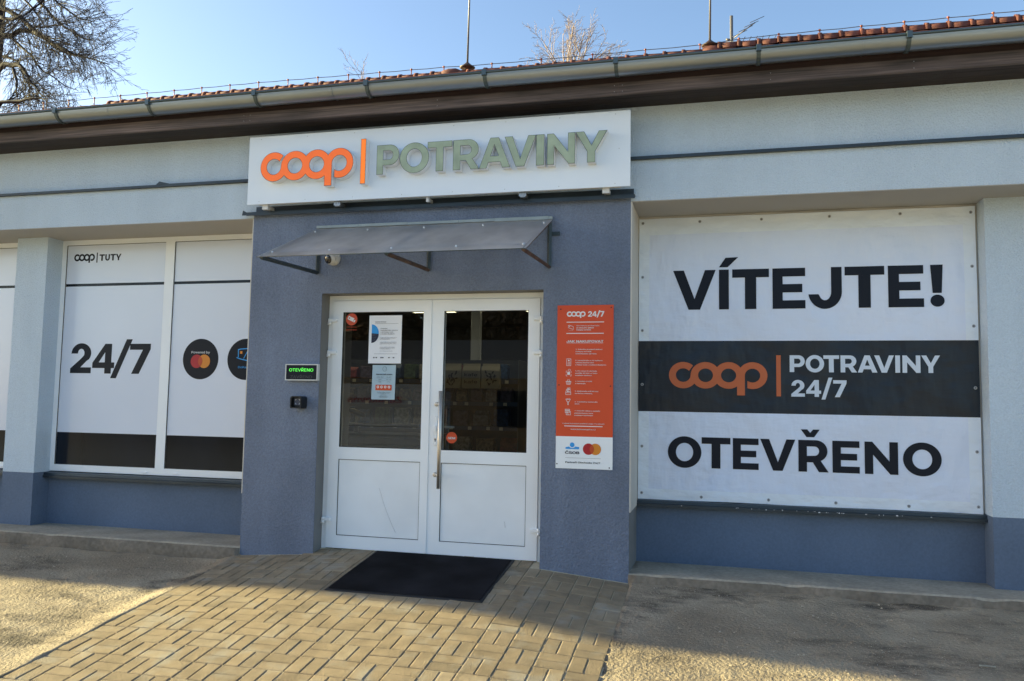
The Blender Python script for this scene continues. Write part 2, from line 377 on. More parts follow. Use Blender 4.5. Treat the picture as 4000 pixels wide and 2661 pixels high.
def coop(x0, x1, zc, fx=1.0):
    """interlocking ring wordmark; returns outer loop and holes"""
    c1, c2, c3, r = 1.55, 3.13, 4.75, .515
    R = (x1 - x0) / (c3 + 2); ox = x0 + R; sz = R * fx
    P = ell(0, 0, 1, 1, 47, 360 - 39.2, 40)
    P += ell(c1, 0, 1, 1, 180 + 39.2, 360 - 37.8, 16)[1:]
    st = c3 - r; sl = st - .53; a = math.degrees(math.acos(min(1, sl - c2)))
    P += ell(c2, 0, 1, 1, 180 + 37.8, 360 - a, 14)[1:]
    P += [(sl, -1.48), (st, -1.48)]
    P += ell(c3, 0, r, r, 180, 0, 22) + ell(c3, 0, r, r, 0, -132, 16)[1:]
    xc = c3 + r * cos(radians(-132)); aa = math.degrees(math.acos(xc - c3))
    P += ell(c3, 0, 1, 1, -aa, 180 - 35.9, 36)
    P += ell(c2, 0, 1, 1, 35.9, 180 - 37.8, 16)[1:]
    P += ell(c1, 0, 1, 1, 37.8, 90, 8)[1:] + ell(c1, 0, c1 - r, 1, 90, 180, 14)[1:]
    P += ell(0, 0, r, r, 0, -322, 40)[1:]
    f = lambda l: [(ox + p[0] * R, zc + p[1] * sz) for p in l]
    return f(P), [f(circ(c1, 0, r, 32)), f(circ(c2, 0, r, 32))]
FONT = None
try:
    FONT = bpy.data.fonts.load(os.path.join(bpy.utils.system_resource('DATAFILES'), 'fonts', 'Inter.woff2'))
except Exception: FONT = None
_tc = {}
def inside(p, l):
    r = False; x, y = p
    for i in range(len(l)):
        (x1, y1), (x2, y2) = l[i - 1], l[i]
        if (y1 > y) != (y2 > y) and x < (x2 - x1) * (y - y1) / (y2 - y1) + x1: r = not r
    return r
def text_mesh(s):
    """flat filled outlines of a line of small print: (verts, triangles, layer of each triangle)"""
    if s in _tc: return _tc[s]
    c = bpy.data.curves.new('tmp_text', 'FONT'); c.body = s
    if FONT: c.font = FONT
    o = bpy.data.objects.new('tmp_text', c); C.objects.link(o)
    bpy.context.view_layer.update()
    cu = o.to_curve(bpy.context.evaluated_depsgraph_get()); loops = []
    for sp in cu.splines:
        l = []
        if sp.type == 'BEZIER':
            bp = sp.bezier_points; n = len(bp)
            for i in range(n):
                p0, p1 = bp[i], bp[(i + 1) % n]; a, b, cc, d = p0.co, p0.handle_right, p1.handle_left, p1.co
                flat = (b - a).cross(d - a).length < 1e-6 and (cc - a).cross(d - a).length < 1e-6
                for k in range(1 if flat else 3):
                    t = k / 3; u = 1 - t; q = a * u**3 + b * 3 * u * u * t + cc * 3 * u * t * t + d * t**3
                    if not l or (Vector(l[-1]) - q.xy).length > 1e-5: l.append((q.x, q.y))
        else: l = [(p.co.x, p.co.y) for p in sp.points]
        if len(l) > 2 and abs(area(l)) > 1e-6: loops.append(l)
    o.to_curve_clear(); bpy.data.objects.remove(o); bpy.data.curves.remove(c)
    vs, fs, ly = [], [], []
    if loops:
        so = area(max(loops, key=lambda l: abs(area(l)))) > 0
        outs = [l for l in loops if (area(l) > 0) == so]; hol = [l for l in loops if (area(l) > 0) != so]
        own = {id(l): [] for l in outs}
        for hh in hol:
            cand = [l for l in outs if inside((sum(p[0] for p in hh) / len(hh), sum(p[1] for p in hh) / len(hh)), l) or inside(hh[0], l)]
            if cand: own[id(min(cand, key=lambda l: abs(area(l))))].append(hh)
        for n, l in enumerate(outs):
            L3 = [[Vector((p[0], p[1], 0)) for p in q] for q in [l] + own[id(l)]]; flat_ = [p for q in L3 for p in q]; k0 = len(vs)
            vs += [(p.x, p.y) for p in flat_]
            for t in tessellate_polygon(L3): fs.append(tuple(k0 + i for i in t)); ly.append(n % 3)
    _tc[s] = (vs, fs, ly); return _tc[s]
def text(bm, s, x, z, h, y, width=None, align='L', bold=0.0, mi=0):
    """h = cap height in metres, baseline at z; bold = extra stroke width in em, printed as shifted layers"""
    vs, fs, ly = text_mesh(s)
    if not vs: return
    k = h / .727; x0 = min(v[0] for v in vs); x1 = max(v[0] for v in vs)
    kx = k if not width else width / (x1 - x0)
    wd = (x1 - x0) * kx; ox = x - {'L': 0, 'C': wd / 2, 'R': wd}[align] - x0 * kx
    sh = [(0, 0)] if not bold else [(-bold, 0), (bold, 0), (0, bold * .6), (0, -bold * .6), (0, 0)]
    lay = {}
    for f, q in zip(fs, ly): lay.setdefault(q, []).append(f)
    for n, (sx, sz) in enumerate(sh):
        for q, FS in lay.items():
            V = {i: bm.verts.new((ox + (vs[i][0] + sx) * kx, y - .00012 * (n * 3 + q), z + (vs[i][1] + sz) * k)) for i in {i for f in FS for i in f}}
            for f in FS:
                w_ = [V[i] for i in f]; cr_ = (w_[1].co - w_[0].co).cross(w_[2].co - w_[0].co).y
                if abs(cr_) < 1e-14: continue
                try: fc = bm.faces.new(w_ if cr_ < 0 else w_[::-1]); fc.material_index = mi
                except ValueError: pass
NORC |= {'lettering', 'logo_lettering', 'printed_text'}

# ================================================================== GROUND
def crown(x):
    P_ = [(-4.02, -.080), (-3.33, -.030), (-2.9, -.014), (-1.8, -.012), (-1.37, -.020), (-.66, -.086)]
    if x <= P_[0][0]: return P_[0][1]
    for (a, za), (b, zb) in zip(P_[:-1], P_[1:]):
        if x <= b: return za + (zb - za) * (x - a) / (b - a)
    return P_[-1][1]
def gz(x, y):
    def side(z0, s):
        yy = max(min(y, .15), -3.6); z = z0 + s * yy
        if y < -3.6: z += .02 * max(y + 3.6, -14)
        return z
    l, r = side(-.135, .105), side(-.088, .115)
    k = max(0, min(1, (y + 2.6) / 2.2)); m_ = side(-.08 + (crown(x) + .08) * k, .12)
    def sm(t): t = max(0, min(1, t)); return t * t * (3 - 2 * t)
    if x < -2.3: z = l + (m_ - l) * sm((x + 4.25) / .25)
    else: z = m_ + (r - m_) * sm((x + .66) / .3)
    return z
def pav(x, y): return -3.97 < x < -.695 and -4.4 < y < .17
def axis(lo, a, b, hi, fine, coarse):
    v = [lo]; 
    t = lo
    while t < a - .001:
        t = min(a, t + max(fine, (a - t) * coarse)); v.append(t)
    while t < b - .001: t += fine; v.append(t)
    while t < hi:
        t = t + max(fine, (t - b) * coarse + fine); v.append(min(t, hi))
    return v
xs = axis(-220, -7.6, 3.4, 220, .03, .25); ys = axis(-260, -3.4, .1, 260, .03, .25)
bm = B(); gv = []
for x in xs:
    row = []
    for y in ys:
        z = gz(x, y)
        if -9 < x < 5 and -6 < y < .4:
            z += .010 * (mnoise.noise((x * 1.6, y * 2.2, 3)) ) + .0055 * mnoise.noise((x * 7, y * 7, 1)) + .004 * mnoise.noise((x * 15, y * 15, 5))
            if y > -.28:   # worn dirt piled against the kerb ledge
                z += .014 * (y + .28) / .28 * (.5 + mnoise.noise((x * 2.3, 0, 9)))
        if pav(x, y): z = gz(x, y) - .06
        if y > .3: z = min(z, -.12)
        row.append(bm.verts.new((x, y, z)))
    gv.append(row)
for i in range(len(xs) - 1):
    for j in range(len(ys) - 1):
        f = bm.faces.new((gv[i][j], gv[i + 1][j], gv[i + 1][j + 1], gv[i][j + 1])); f.smooth = True
NORC.add('ground')
g = obj('ground', bm, M['asphalt']); tag(g, kind='structure')

# paving: basket weave of pairs of blocks on the ramp
bm = B(); tone = bm.loops.layers.float_color.new('tone')
mod = 3.335 / 17; gap = .006
def block(x0, x1, y0, y1):
    zc = gz((x0 + x1) / 2, (y0 + y1) / 2) + rnd.uniform(-.0018, .0018) + .002
    cx, cy = (x0 + x1) / 2, (y0 + y1) / 2
    tx, ty = rnd.uniform(-.007, .007) + (gz(min(cx + .05, -.67), cy) - gz(max(cx - .05, -3.99), cy)) / .1, rnd.uniform(-.007, .007) + (gz(cx, cy + .02) - gz(cx, cy - .02)) / .04
    Z = lambda x, y: zc + (x - cx) * tx + (y - cy) * ty
    b = .0055; j = lambda: rnd.uniform(-.0008, .0008)
    x0 += j(); x1 += j(); y0 += j(); y1 += j()
    lo = [bm.verts.new((x, y, Z(x, y) - .05)) for x, y in ((x0, y0), (x1, y0), (x1, y1), (x0, y1))]
    mi = [bm.verts.new((x, y, Z(x, y) - .0038)) for x, y in ((x0, y0), (x1, y0), (x1, y1), (x0, y1))]
    tp = [bm.verts.new((x, y, Z(x, y))) for x, y in ((x0 + b, y0 + b), (x1 - b, y0 + b), (x1 - b, y1 - b), (x0 + b, y1 - b))]
    fs = [bm.faces.new(tp)]
    for k in range(4):
        l = (k + 1) % 4
        fs += [bm.faces.new((lo[k], lo[l], mi[l], mi[k])), bm.faces.new((mi[k], mi[l], tp[l], tp[k]))]
    t = rnd.gauss(1, .06); w = rnd.random()
    c = (.285 * t, .215 * t, .135 * t)
    if w < .14: c = (.32 * t, .25 * t, .165 * t)
    elif w < .24: c = (.26 * t, .20 * t, .13 * t)
    for f in fs:
        for lp in f.loops: lp[tone] = (*c, 1)
for i in range(17):
    for j in range(-23, 1):
        x0 = -4.0 + i * mod; y0 = j * mod - .03
        if y0 + mod > .165: y1lim = .165
        if y0 > -.03 - 1e-6 and not (-3.36 < x0 + mod / 2 < -1.36): continue
        e = gap / 2; h = mod / 2
        if (i + j) % 2:
            block(x0 + e, x0 + mod - e, y0 + e, y0 + h - e); block(x0 + e, x0 + mod - e, y0 + h + e, y0 + mod - e)
        else:
            block(x0 + e, x0 + h - e, y0 + e, y0 + mod - e); block(x0 + h + e, x0 + mod - e, y0 + e, y0 + mod - e)
NORC.add('paving')
p = obj('paving', bm, M['paver']); tag(p, kind='structure')
bm = B()
N_ = 40
gr = [[bm.verts.new((-4.004 + 3.341 * i / 30, -4.55 + 4.715 * j / N_, gz(-4.004 + 3.341 * i / 30, -4.55 + 4.715 * j / N_) - .0045)) for j in range(N_ + 1)] for i in range(31)]
for i in range(30):
    for j in range(N_): bm.faces.new((gr[i][j], gr[i + 1][j], gr[i + 1][j + 1], gr[i][j + 1]))
s = obj('paving_joint_sand', bm, M['sand']); tag(s, kind='structure')

# ================================================================== SHOP BUILDING
bld = thing('shop_building', 'long single storey grocery shop with pale grey walls, slate blue base and red tiled roof', 'building', (-2.3, 0, 0))
XL, XR = -32, 11
PX0, PX1 = -4.010, -.684      # entrance block
# upper wall and lintel
bm = B()
box(bm, XL, XR, 0, .5, 2.852, 3.176)
box(bm, XL, XR, .016, .5, 3.198, 3.70)
obj('upper_wall', bm, M['stucco'], bld)
# lintel soffit strip (cream) just below, underside shade painted into its colour
M['under'] = mat('lintel_underside_shaded', (.40, .385, .36), .9, bump=[(80, .002, .4)])
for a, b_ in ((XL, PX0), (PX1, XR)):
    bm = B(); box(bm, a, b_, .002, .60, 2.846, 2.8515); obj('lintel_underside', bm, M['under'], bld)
# string flashing
bm = B(); box(bm, XL, -4.9, -.034, .02, 3.176, 3.197); box(bm, -4.93, -3.97, -.037, .02, 3.178, 3.200); box(bm, -.70, XR, -.034, .02, 3.176, 3.198)
poly(bm, [(-5.02, 3.197), (-4.87, 3.199), (-4.985, 3.226)], [], -.036, .012, 0, 0)
obj('wall_flashing', bm, M['flash'], bld)
# pillars: pale above .49, slate below
def pillar(x0, x1):
    a = B(); box(a, x0, x1, .36, .9, .491, 2.8455)
    obj('pillar', a, M['stucco'], bld)
    a = B(); box(a, x0, x1, .3585, .9, -.3, .490); obj('pillar_base', a, M['blue2'], bld)
pillar(-6.945, -6.572); pillar(1.905, 2.9); pillar(-9.9, -9.45)
pillar(-14, -13.6)
# dado walls under the windows
for a, b_ in ((-9.45, -6.945), (-6.572, PX0), (PX1, 1.905), (2.9, XR), (XL, -14)):
    bm = B(); box(bm, a, b_, .56, .9, -.3, .455); obj('dado_wall', bm, M['blue2'], bld)
for q in ((PX1, 1.905, .545, .9, .455, 2.846), (2.9, XR, .545, .9, .455, 2.846), (XL, -14, .5, .9, .455, 2.846), (-13.6, -9.9, .545, .9, -.3, 2.846)):
    bm = B(); box(bm, *q); obj('infill_wall', bm, M['reveal'], bld)
# entrance block (slate render) with the door opening
OX0, OX1, OZ = -3.320, -1.375, 2.165
bm = B()
box(bm, PX0, OX0, 0, .60, -.3, 2.875); box(bm, OX1, PX1, 0, .60, -.3, 2.875); box(bm, OX0, OX1, 0, .60, OZ, 2.875)
bmesh.ops.remove_doubles(bm, verts=bm.verts[:], dist=.0001)
bm2 = B(); box(bm2, PX0, OX0, -.006, .0005, -.3, 2.876); box(bm2, OX1, PX1, -.006, .0005, -.3, 2.876); box(bm2, OX0, OX1, -.006, .0005, OZ, 2.876)
obj('entrance_wall_facing', bm2, M['blue'], bld)
obj('entrance_wall', bm, M['bluerev'], bld)
# cream side reveals of the entrance block, slate below the sill line
for a in (PX1 + .0005, PX0 - .010):
    bm = B(); box(bm, a, a + .0095, -.004, .56, .440, 2.846); obj('entrance_side_reveal', bm, M['reveal'], bld)
# top flashing of entrance block
bm = B()
box(bm, -4.055, -.648, -.050, .0, 2.886, 2.892); box(bm, -4.055, -.648, -.056, -.050, 2.862, 2.893); box(bm, -3.985, -.66, -.014, -.002, 2.892, 2.947)
poly(bm, [(-4.10, 2.868), (-4.055, 2.868), (-4.055, 2.893), (-4.09, 2.912)], [], -.056, .008, 0, 0)
obj('entrance_flashing', bm, M['flash'], bld)
# eave: soffit, fascia boards
bm = B(); e = -.290
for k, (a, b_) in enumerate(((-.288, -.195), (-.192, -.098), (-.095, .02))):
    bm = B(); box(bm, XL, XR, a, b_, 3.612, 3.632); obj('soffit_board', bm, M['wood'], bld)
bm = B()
xj = [XL, -12, -8.1, -3.92, -.752, 4.1, XR]
for a, b_ in zip(xj[:-1], xj[1:]):
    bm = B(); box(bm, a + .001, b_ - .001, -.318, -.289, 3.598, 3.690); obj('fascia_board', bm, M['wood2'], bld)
bm = B(); box(bm, XL, XR, -.302, -.27, 3.694, 3.85); obj('upper_fascia_board', bm, M['wood3'], bld)
# fascia nails
for x in (-3.95, -3.89, -.78, -.72, .35, 1.3, -2.2):
    for z in (3.62, 3.668): bm = B(); lathe(bm, (x, -.3185, z), (0, -1, 0), [(0, .0028), (.001, .002)], 6); obj('fascia_nail', bm, M['galv'], bld)
# gutter
def gut_z(x): return 3.788 + .004 * (x + 6) / 8
bm = B(); prof = [( .085 * cos(radians(a)), .085 * sin(radians(a))) for a in range(180, 361, 12)]
gx = [XL + i * .5 for i in range(int((XR - XL) / .5) + 1)]
rows = []
for x in gx:
    sag = .003 * sin(x * 1.7)
    rows.append([bm.verts.new((x, -.405 + p[0] * -1, gut_z(x) + p[1] + sag)) for p in prof])
for i in range(len(rows) - 1):
    for k in range(len(prof) - 1):
        f = bm.faces.new((rows[i][k], rows[i + 1][k], rows[i + 1][k + 1], rows[i][k + 1])); f.smooth = True
NORC.add('gutter')
gu = obj('gutter', bm, M['zinc'], bld)
bm = B(); tube(bm, [(XL, -.492, gut_z(XL)), (XR, -.492, gut_z(XR))], .011, 8); obj('gutter_bead', bm, M['zincdark'], gu)
for x in (-5.2, -3.05, .95):   # soldered joints
    bm = B(); tube(bm, [(x, -.405 + .0865 * cos(radians(a)), gut_z(x) + .0865 * sin(radians(a))) for a in range(180, 361, 15)], .0022, 5)
    obj('gutter_joint', bm, M['zinc'], gu)
for x in [-5.74 - 1.0 * k for k in range(1, 7)] + [-5.743, -4.779, -3.747, -2.742, -1.759, -.748, .262, 1.238, 2.22, 3.2]:
    bm = B(); pr = [(-.405 + .0895 * cos(radians(a)), gut_z(x) + .0895 * sin(radians(a))) for a in range(180, 361, 15)]
    for q in range(len(pr) - 1):
        (ya, za), (yb, zb) = pr[q], pr[q + 1]
        vs = [bm.verts.new(v) for v in ((x - .014, ya, za), (x + .014, ya, za), (x + .014, yb, zb), (x - .014, yb, zb))]
        bm.faces.new(vs)
    bm.normal_update()
    bmesh.ops.solidify(bm, geom=bm.faces[:], thickness=.003)
    box(bm, x - .017, x + .017, -.512, -.488, gut_z(x) - .030, gut_z(x) + .016)
    obj('gutter_bracket', bm, M['zincdark'], gu)
# roof field: wavy interlocking tiles
RY, RZ = 7.9, 7.47
bm = B(); ry0, rz0 = -.345, 3.802
nx = int((14 - XL) / .06); ny = 26; rows = []
for j in range(ny * 2):
    t = (j // 2 + (j % 2)) / ny; lift = .022 if j % 2 == 0 else 0
    row = []
    for i in range(nx + 1):
        x = XL + i * .06
        row.append(bm.verts.new((x, ry0 + (RY - ry0) * t, rz0 + (RZ - rz0) * t + .018 * abs(sin(x * pi / .30)) * (.4 + .6 * t) + lift * (.5 + .5 * t) + .005 * mnoise.noise((x * 3, j * .7, 0)))))
    rows.append(row)
for j in range(len(rows) - 1):
    for i in range(nx):
        f = bm.faces.new((rows[j][i], rows[j][i + 1], rows[j + 1][i + 1], rows[j + 1][i])); f.smooth = True
NORC.add('roof')
roof = obj('roof', bm, M['tile'], bld)
bm = B()   # back slope so the roof is solid
vs = [bm.verts.new(v) for v in ((XL, RY, RZ - .02), (14, RY, RZ - .02), (14, 16.2, 3.8), (XL, 16.2, 3.8))]; bm.faces.new(vs)
box(bm, XL, 14, 15.6, 15.9, -.3, 3.8)
obj('rear_roof_slope', bm, M['tile'], bld)
for a, b_ in ((XL - .02, XL - .005), (XR + .6, XR + .7)):
    bm = B(); box(bm, a, b_, .1, 15.6, -.3, 3.75); obj('gable_wall', bm, M['stucco'], bld)
# ridge tiles
def ridge(x0, x1, z, m=None):
    bm = B(); x = x0; n = 0
    while x < x1:
        dz = rnd.uniform(-.006, .006)
        for (xa, xb, ra, rb) in ((x, x + .06, .135, .130), (x + .05, x + .37, .118, .108)):
            A_ = []
            for xx, rr in ((xa, ra), (xb, rb)):
                A_.append([bm.verts.new((xx, RY + rr * 1.1 * cos(radians(a)), z - .11 + dz + rr * sin(radians(a)))) for a in range(-10, 191, 20)])
            for k in range(10):
                f = bm.faces.new((A_[0][k], A_[0][k + 1], A_[1][k + 1], A_[1][k])); f.smooth = True
            c1_ = bm.faces.new(A_[0]); c2_ = bm.faces.new(A_[1])
        x += .33
    obj('ridge_tiles', bm, M['tile'], roof)
ridge(-12.6, -4.95, 7.536); ridge(-4.62, -.42, 7.515); ridge(-.05, 9, 7.60)
bm = B()
for x in (-4.98, -.16):
    bm = B(); lathe(bm, (x - .17, RY, 7.43), (1, 0, 0), [(0, .02), (.03, .12), (.16, .15), (.30, .145), (.38, .11)], 18); obj('ridge_end_cap', bm, M['tile'], roof)

# unseen slab added beyond the left edge of the frame to shade the canopy
bm = B(); box(bm, -11.6, -6.95, -1.10, -.30, 3.862, 3.90); obj('canopy_sun_blocker', bm, M['wood'], bld)
# concrete ledge along the base
bm = B()
def ledge(x0, x1):
    n = int((x1 - x0) / .06); R = []
    for i in range(n + 1):
        x = x0 + (x1 - x0) * i / n
        w = mnoise.noise((x * 1.3, 1, 0)) * .018 + mnoise.noise((x * 6, 4, 0)) * .007
        ch = .02 * max(0, mnoise.noise((x * 3.1, 8, 2)) - .35)
        R.append([bm.verts.new(v) for v in ((x, .62, -.022), (x, .25, -.020 + w * .12), (x, .005 + w, -.014 - ch), (x, -.012 + w, -.024 - ch * 2), (x, -.026 + w * 1.5, -.10), (x, -.035 + w, -.40))])
    for i in range(n):
        for k in range(5):
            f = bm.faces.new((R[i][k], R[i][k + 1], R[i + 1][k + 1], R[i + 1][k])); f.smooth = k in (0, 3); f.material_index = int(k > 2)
    bm.faces.new(R[0]); bm.faces.new(R[-1])
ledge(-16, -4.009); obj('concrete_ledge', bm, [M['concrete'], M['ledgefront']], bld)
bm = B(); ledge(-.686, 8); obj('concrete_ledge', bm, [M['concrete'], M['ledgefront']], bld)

# window sills
def sill(x0, x1, spots):
    bm = B()
    bm2 = [(.60, .499), (.50, .487), (.487, .484), (.484, .462), (.474, .458), (.474, .437), (.500, .437)]
    A_ = [[bm.verts.new((x, y, z)) for y, z in bm2] for x in (x0, x1)]
    for k in range(len(bm2)):
        l = (k + 1) % len(bm2); bm.faces.new((A_[0][k], A_[0][l], A_[1][l], A_[1][k]))
    bm.faces.new(A_[0]); bm.faces.new(A_[1])
    o = obj('window_sill', bm, M['flash'], bld)
    if spots:
        bm = B()
        for i in range(26):
            x = rnd.gauss(.75, .45); w = rnd.uniform(.003, .016)
            if x0 + .05 < x < x1 - .05: box(bm, x, x + w, .4725, .475, .452 + rnd.uniform(-.004, .004), .455 + rnd.uniform(0, .004))
        obj('paint_fleck', bm, M['printwhite'], o)
sill(-6.63, PX0 - .011, False); sill(PX1 + .011, 1.935, True); sill(-9.5, -6.96, False)

# shop windows covered with printed film
def window(x0, x1, panes, zt=2.845, zb=.50):
    fr = B(); yF = .555
    xe = [x0] + [v for p_ in panes for v in p_] + [x1]
    box(fr, x0, x1, yF, .62, 2.795, zt); box(fr, x0, x1, yF, .62, zb, .566)
    for k in range(0, len(xe), 2): box(fr, xe[k], xe[k + 1], yF, .62, .566, 2.795)
    w = obj('window', fr, M['pvc'], bld)
    for (a, b_) in panes:
        g_ = B(); bd = .004
        box(g_, a, a + bd, .561, .565, .566, 2.795); box(g_, b_ - bd, b_, .561, .565, .566, 2.795); box(g_, a + bd, b_ - bd, .561, .565, .566, .570); box(g_, a + bd, b_ - bd, .561, .565, 2.791, 2.795)
        obj('gasket', g_, M['gasket'], w)
        p_ = B(); q = lambda z0, z1, mi: box(p_, a + bd, b_ - bd, .568, .575, z0, z1, mi)
        q(.570, .888, 1); q(.888, 2.369, 0); q(2.369, 2.397, 1); q(2.397, 2.791, 0)
        obj('pane', p_, [M['filmwhite'], M['filmblack']], w)
    for a, b_ in panes:
        for x in (a + .10, b_ - .14):
            cl = B(); bbox(cl, x, x + .055, .548, .556, .512, .530, .002); obj('drain_cap', cl, M['pvc'], w)
    return w
w1 = window(-6.61, -3.9, [(-6.522, -5.338), (-5.235, -3.99)])
w2 = window(-9.5, -6.96, [(-9.42, -8.28), (-8.18, -7.055)])
# prints on the film
bm = B(); Y = .5665
o_, h_ = coop(-6.436, -6.184, 2.667, 1.0); poly(bm, o_, h_, Y, .001, 0, 0)
poly(bm, [(-6.163, 2.611), (-6.151, 2.611), (-6.151, 2.714), (-6.163, 2.714)], [], Y, .001, 0, 0)
for ch, a, b_ in (('T', -6.128, -6.066), ('U', -6.058, -6.003), ('T', -5.996, -5.934), ('Y', -5.932, -5.866)):
    cx = (a + b_) / 2; glyph(bm, ch, a, b_, 2.628, 2.694, Y, .001)
glyph(bm, '2', -6.405, -6.155, 1.484, 1.787, Y, .001); glyph(bm, '4', -6.140, -5.880, 1.482, 1.781, Y, .001)
poly(bm, [(-5.92, 1.436), (-5.852, 1.436), (-5.677, 1.826), (-5.745, 1.826)], [], Y, .001, 0, 0)
glyph(bm, '7', -5.703, -5.463, 1.482, 1.781, Y, .001)
poly(bm, circ(-4.893, 1.631, .197, 48), [], Y, .001, 0, 0); poly(bm, circ(-4.400, 1.630, .197, 48), [], Y, .001, 0, 0)
obj('lettering', bm, M['ink'], w1)
def overlap_discs(bm, cxa, cxb, cz, r, y, mats):
    poly(bm, circ(cxa, cz, r, 40), [], y, .0008, mats[0], mats[0]); poly(bm, circ(cxb, cz, r, 40), [], y - .0012, .0008, mats[1], mats[1])
    d = (cxb - cxa) / 2; a = math.degrees(math.acos(d / r)); m_ = (cxa + cxb) / 2
    lens = ell(cxa, cz, r, r, -a, a, 14) + ell(cxb, cz, r, r, 180 - a, 180 + a, 14)[1:-1]
    poly(bm, lens, [], y - .0024, .0008, mats[2], mats[2])
bm = B(); overlap_discs(bm, -4.934, -4.850, 1.609, .0655, Y - .002, (1, 2, 3)); text(bm, 'Powered by', -4.893, 1.686, .030, Y - .002, width=.204, align='C', bold=.012, mi=0)
# card shaped emblem on the second disc
def stroke(bm, pts, w, y, mi):
    for a, b_ in zip(pts[:-1], pts[1:]):
        a, b_ = Vector(a), Vector(b_); d = (b_ - a).normalized() * w / 2; n = Vector((-d.y, d.x))
        poly(bm, [tuple(a - d + n), tuple(a - d - n), tuple(b_ + d - n), tuple(b_ + d + n)], [], y, 0, mi, mi); y -= .0002
stroke(bm, [(-4.478, 1.655), (-4.480, 1.722), (-4.458, 1.728), (-4.375, 1.733), (-4.352, 1.708), (-4.340, 1.640)], .009, Y - .002, 4)
stroke(bm, [(-4.492, 1.646), (-4.45, 1.632), (-4.30, 1.602)], .009, Y - .002, 4); stroke(bm, [(-4.418, 1.64), (-4.385, 1.70)], .007, Y - .002, 4)
poly(bm, [(-4.462, 1.683), (-4.437, 1.683), (-4.437, 1.708), (-4.462, 1.708)], [], Y - .002, 0, 2, 2)
text(bm, 'DoKapsy', -4.475, 1.545, .028, Y - .002, width=.150, bold=.012, mi=4)
obj('printed_text', bm, [M['printwhite'], M['mred'], M['morange'], M['mmix'], M['sky']], w1)

# ------------------------------------------------------------------ entrance doors
dfr = B(); yD = .130
box(dfr, OX0, -3.282, yD + .012, .20, -.004, 2.163); box(dfr, -1.427, OX1, yD + .012, .20, -.004, 2.163); box(dfr, -3.282, -1.427, yD + .012, .20, 2.119, 2.163)
obj('door_frame', dfr, M['pvc'], bld)
bm = B(); box(bm, OX0, OX1, .128, .30, -.08, -.006); obj('threshold', bm, M['sand'], bld)
def leaf(x0, x1, gx0, gx1, hx, name='door_leaf', label=None):
    fr = B(); z0, z1 = .004, 2.115
    gz0, gz1, pz0, pz1 = .856, 2.018, .110, .753
    a, b_ = yD, .19
    box(fr, x0, gx0, a, b_, z0, z1); box(fr, gx1, x1, a, b_, z0, z1)
    box(fr, gx0, gx1, a, b_, z0, pz0); box(fr, gx0, gx1, a, b_, pz1, gz0); box(fr, gx0, gx1, a, b_, gz1, z1)
    lf = obj(name, fr, M['pvc'], bld, label=label)
    gk = B(); d = .005
    for (za, zb) in ((gz0, gz1), (pz0, pz1)):
        box(gk, gx0, gx0 + d, a + .006, a + .02, za, zb); box(gk, gx1 - d, gx1, a + .006, a + .02, za, zb)
        box(gk, gx0 + d, gx1 - d, a + .006, a + .02, za, za + d); box(gk, gx0 + d, gx1 - d, a + .006, a + .02, zb - d, zb)
    obj('gasket', gk, M['gasket'], lf)
    pn = B(); box(pn, gx0 + d, gx1 - d, a + .010, b_ - .01, pz0 + d, pz1 - d); pnl = obj('panel', pn, M['pvcgrey'], lf)
    gl = B(); f = gl.faces.new([gl.verts.new(v) for v in ((gx0, a + .018, gz0), (gx1, a + .018, gz0), (gx1, a + .018, gz1), (gx0, a + .018, gz1))])
    obj('glass_pane', gl, M['glass'], lf)
    s = 1 if hx < (x0 + x1) / 2 else -1
    for zc in (1.936, 1.658, .233):
        h = B(); xa, xb = sorted((hx - s * .004, hx + s * .078))
        bbox(h, xa, xb, a - .028, a - .001, zc - .004, zc + .024, .006, 2)
        lathe(h, (hx + s * .010, a - .016, zc - .028), (0, 0, 1), [(0, .0), (.001, .0125), (.026, .0125), (.027, .0)], 14)
        lathe(h, (hx + s * .010, a - .016, zc + .001), (0, 0, 1), [(0, .0), (.001, .0145), (.026, .0145), (.0275, .0)], 14)
        xa, xb = sorted((hx - s * .018, hx + s * .002)); box(h, xa, xb, a - .012, a + .006, zc - .028, zc - .001)
        obj('hinge', h, M['pvc'], lf)
    return lf
lfL = leaf(-3.279, -2.3665, -3.182, -2.437, -3.306); lfR = leaf(-2.3635, -1.430, -2.255, -1.526, -1.404)
bm = B(); box(bm, -2.385, -2.3645, yD - .006, yD + .001, .01, 2.11); obj('overlap_strip', bm, M['pvc'], lfL)
# scratches on the left lower panel
bm = B()
pts = [(-2.80 + .16 * t - .02 * sin(t * 3), yD + .0085, .52 - .36 * t ** 1.15) for t in [i / 12 for i in range(13)]]
tube(bm, pts, .0008, 4); 
tube(bm, [(-1.70, yD + .0085, .30), (-1.695, yD + .0085, .25)], .001, 4)
M['scr'] = mat('scratch_grey', (.34, .35, .37), .6); obj('scratch', bm, M['scr'], lfL)
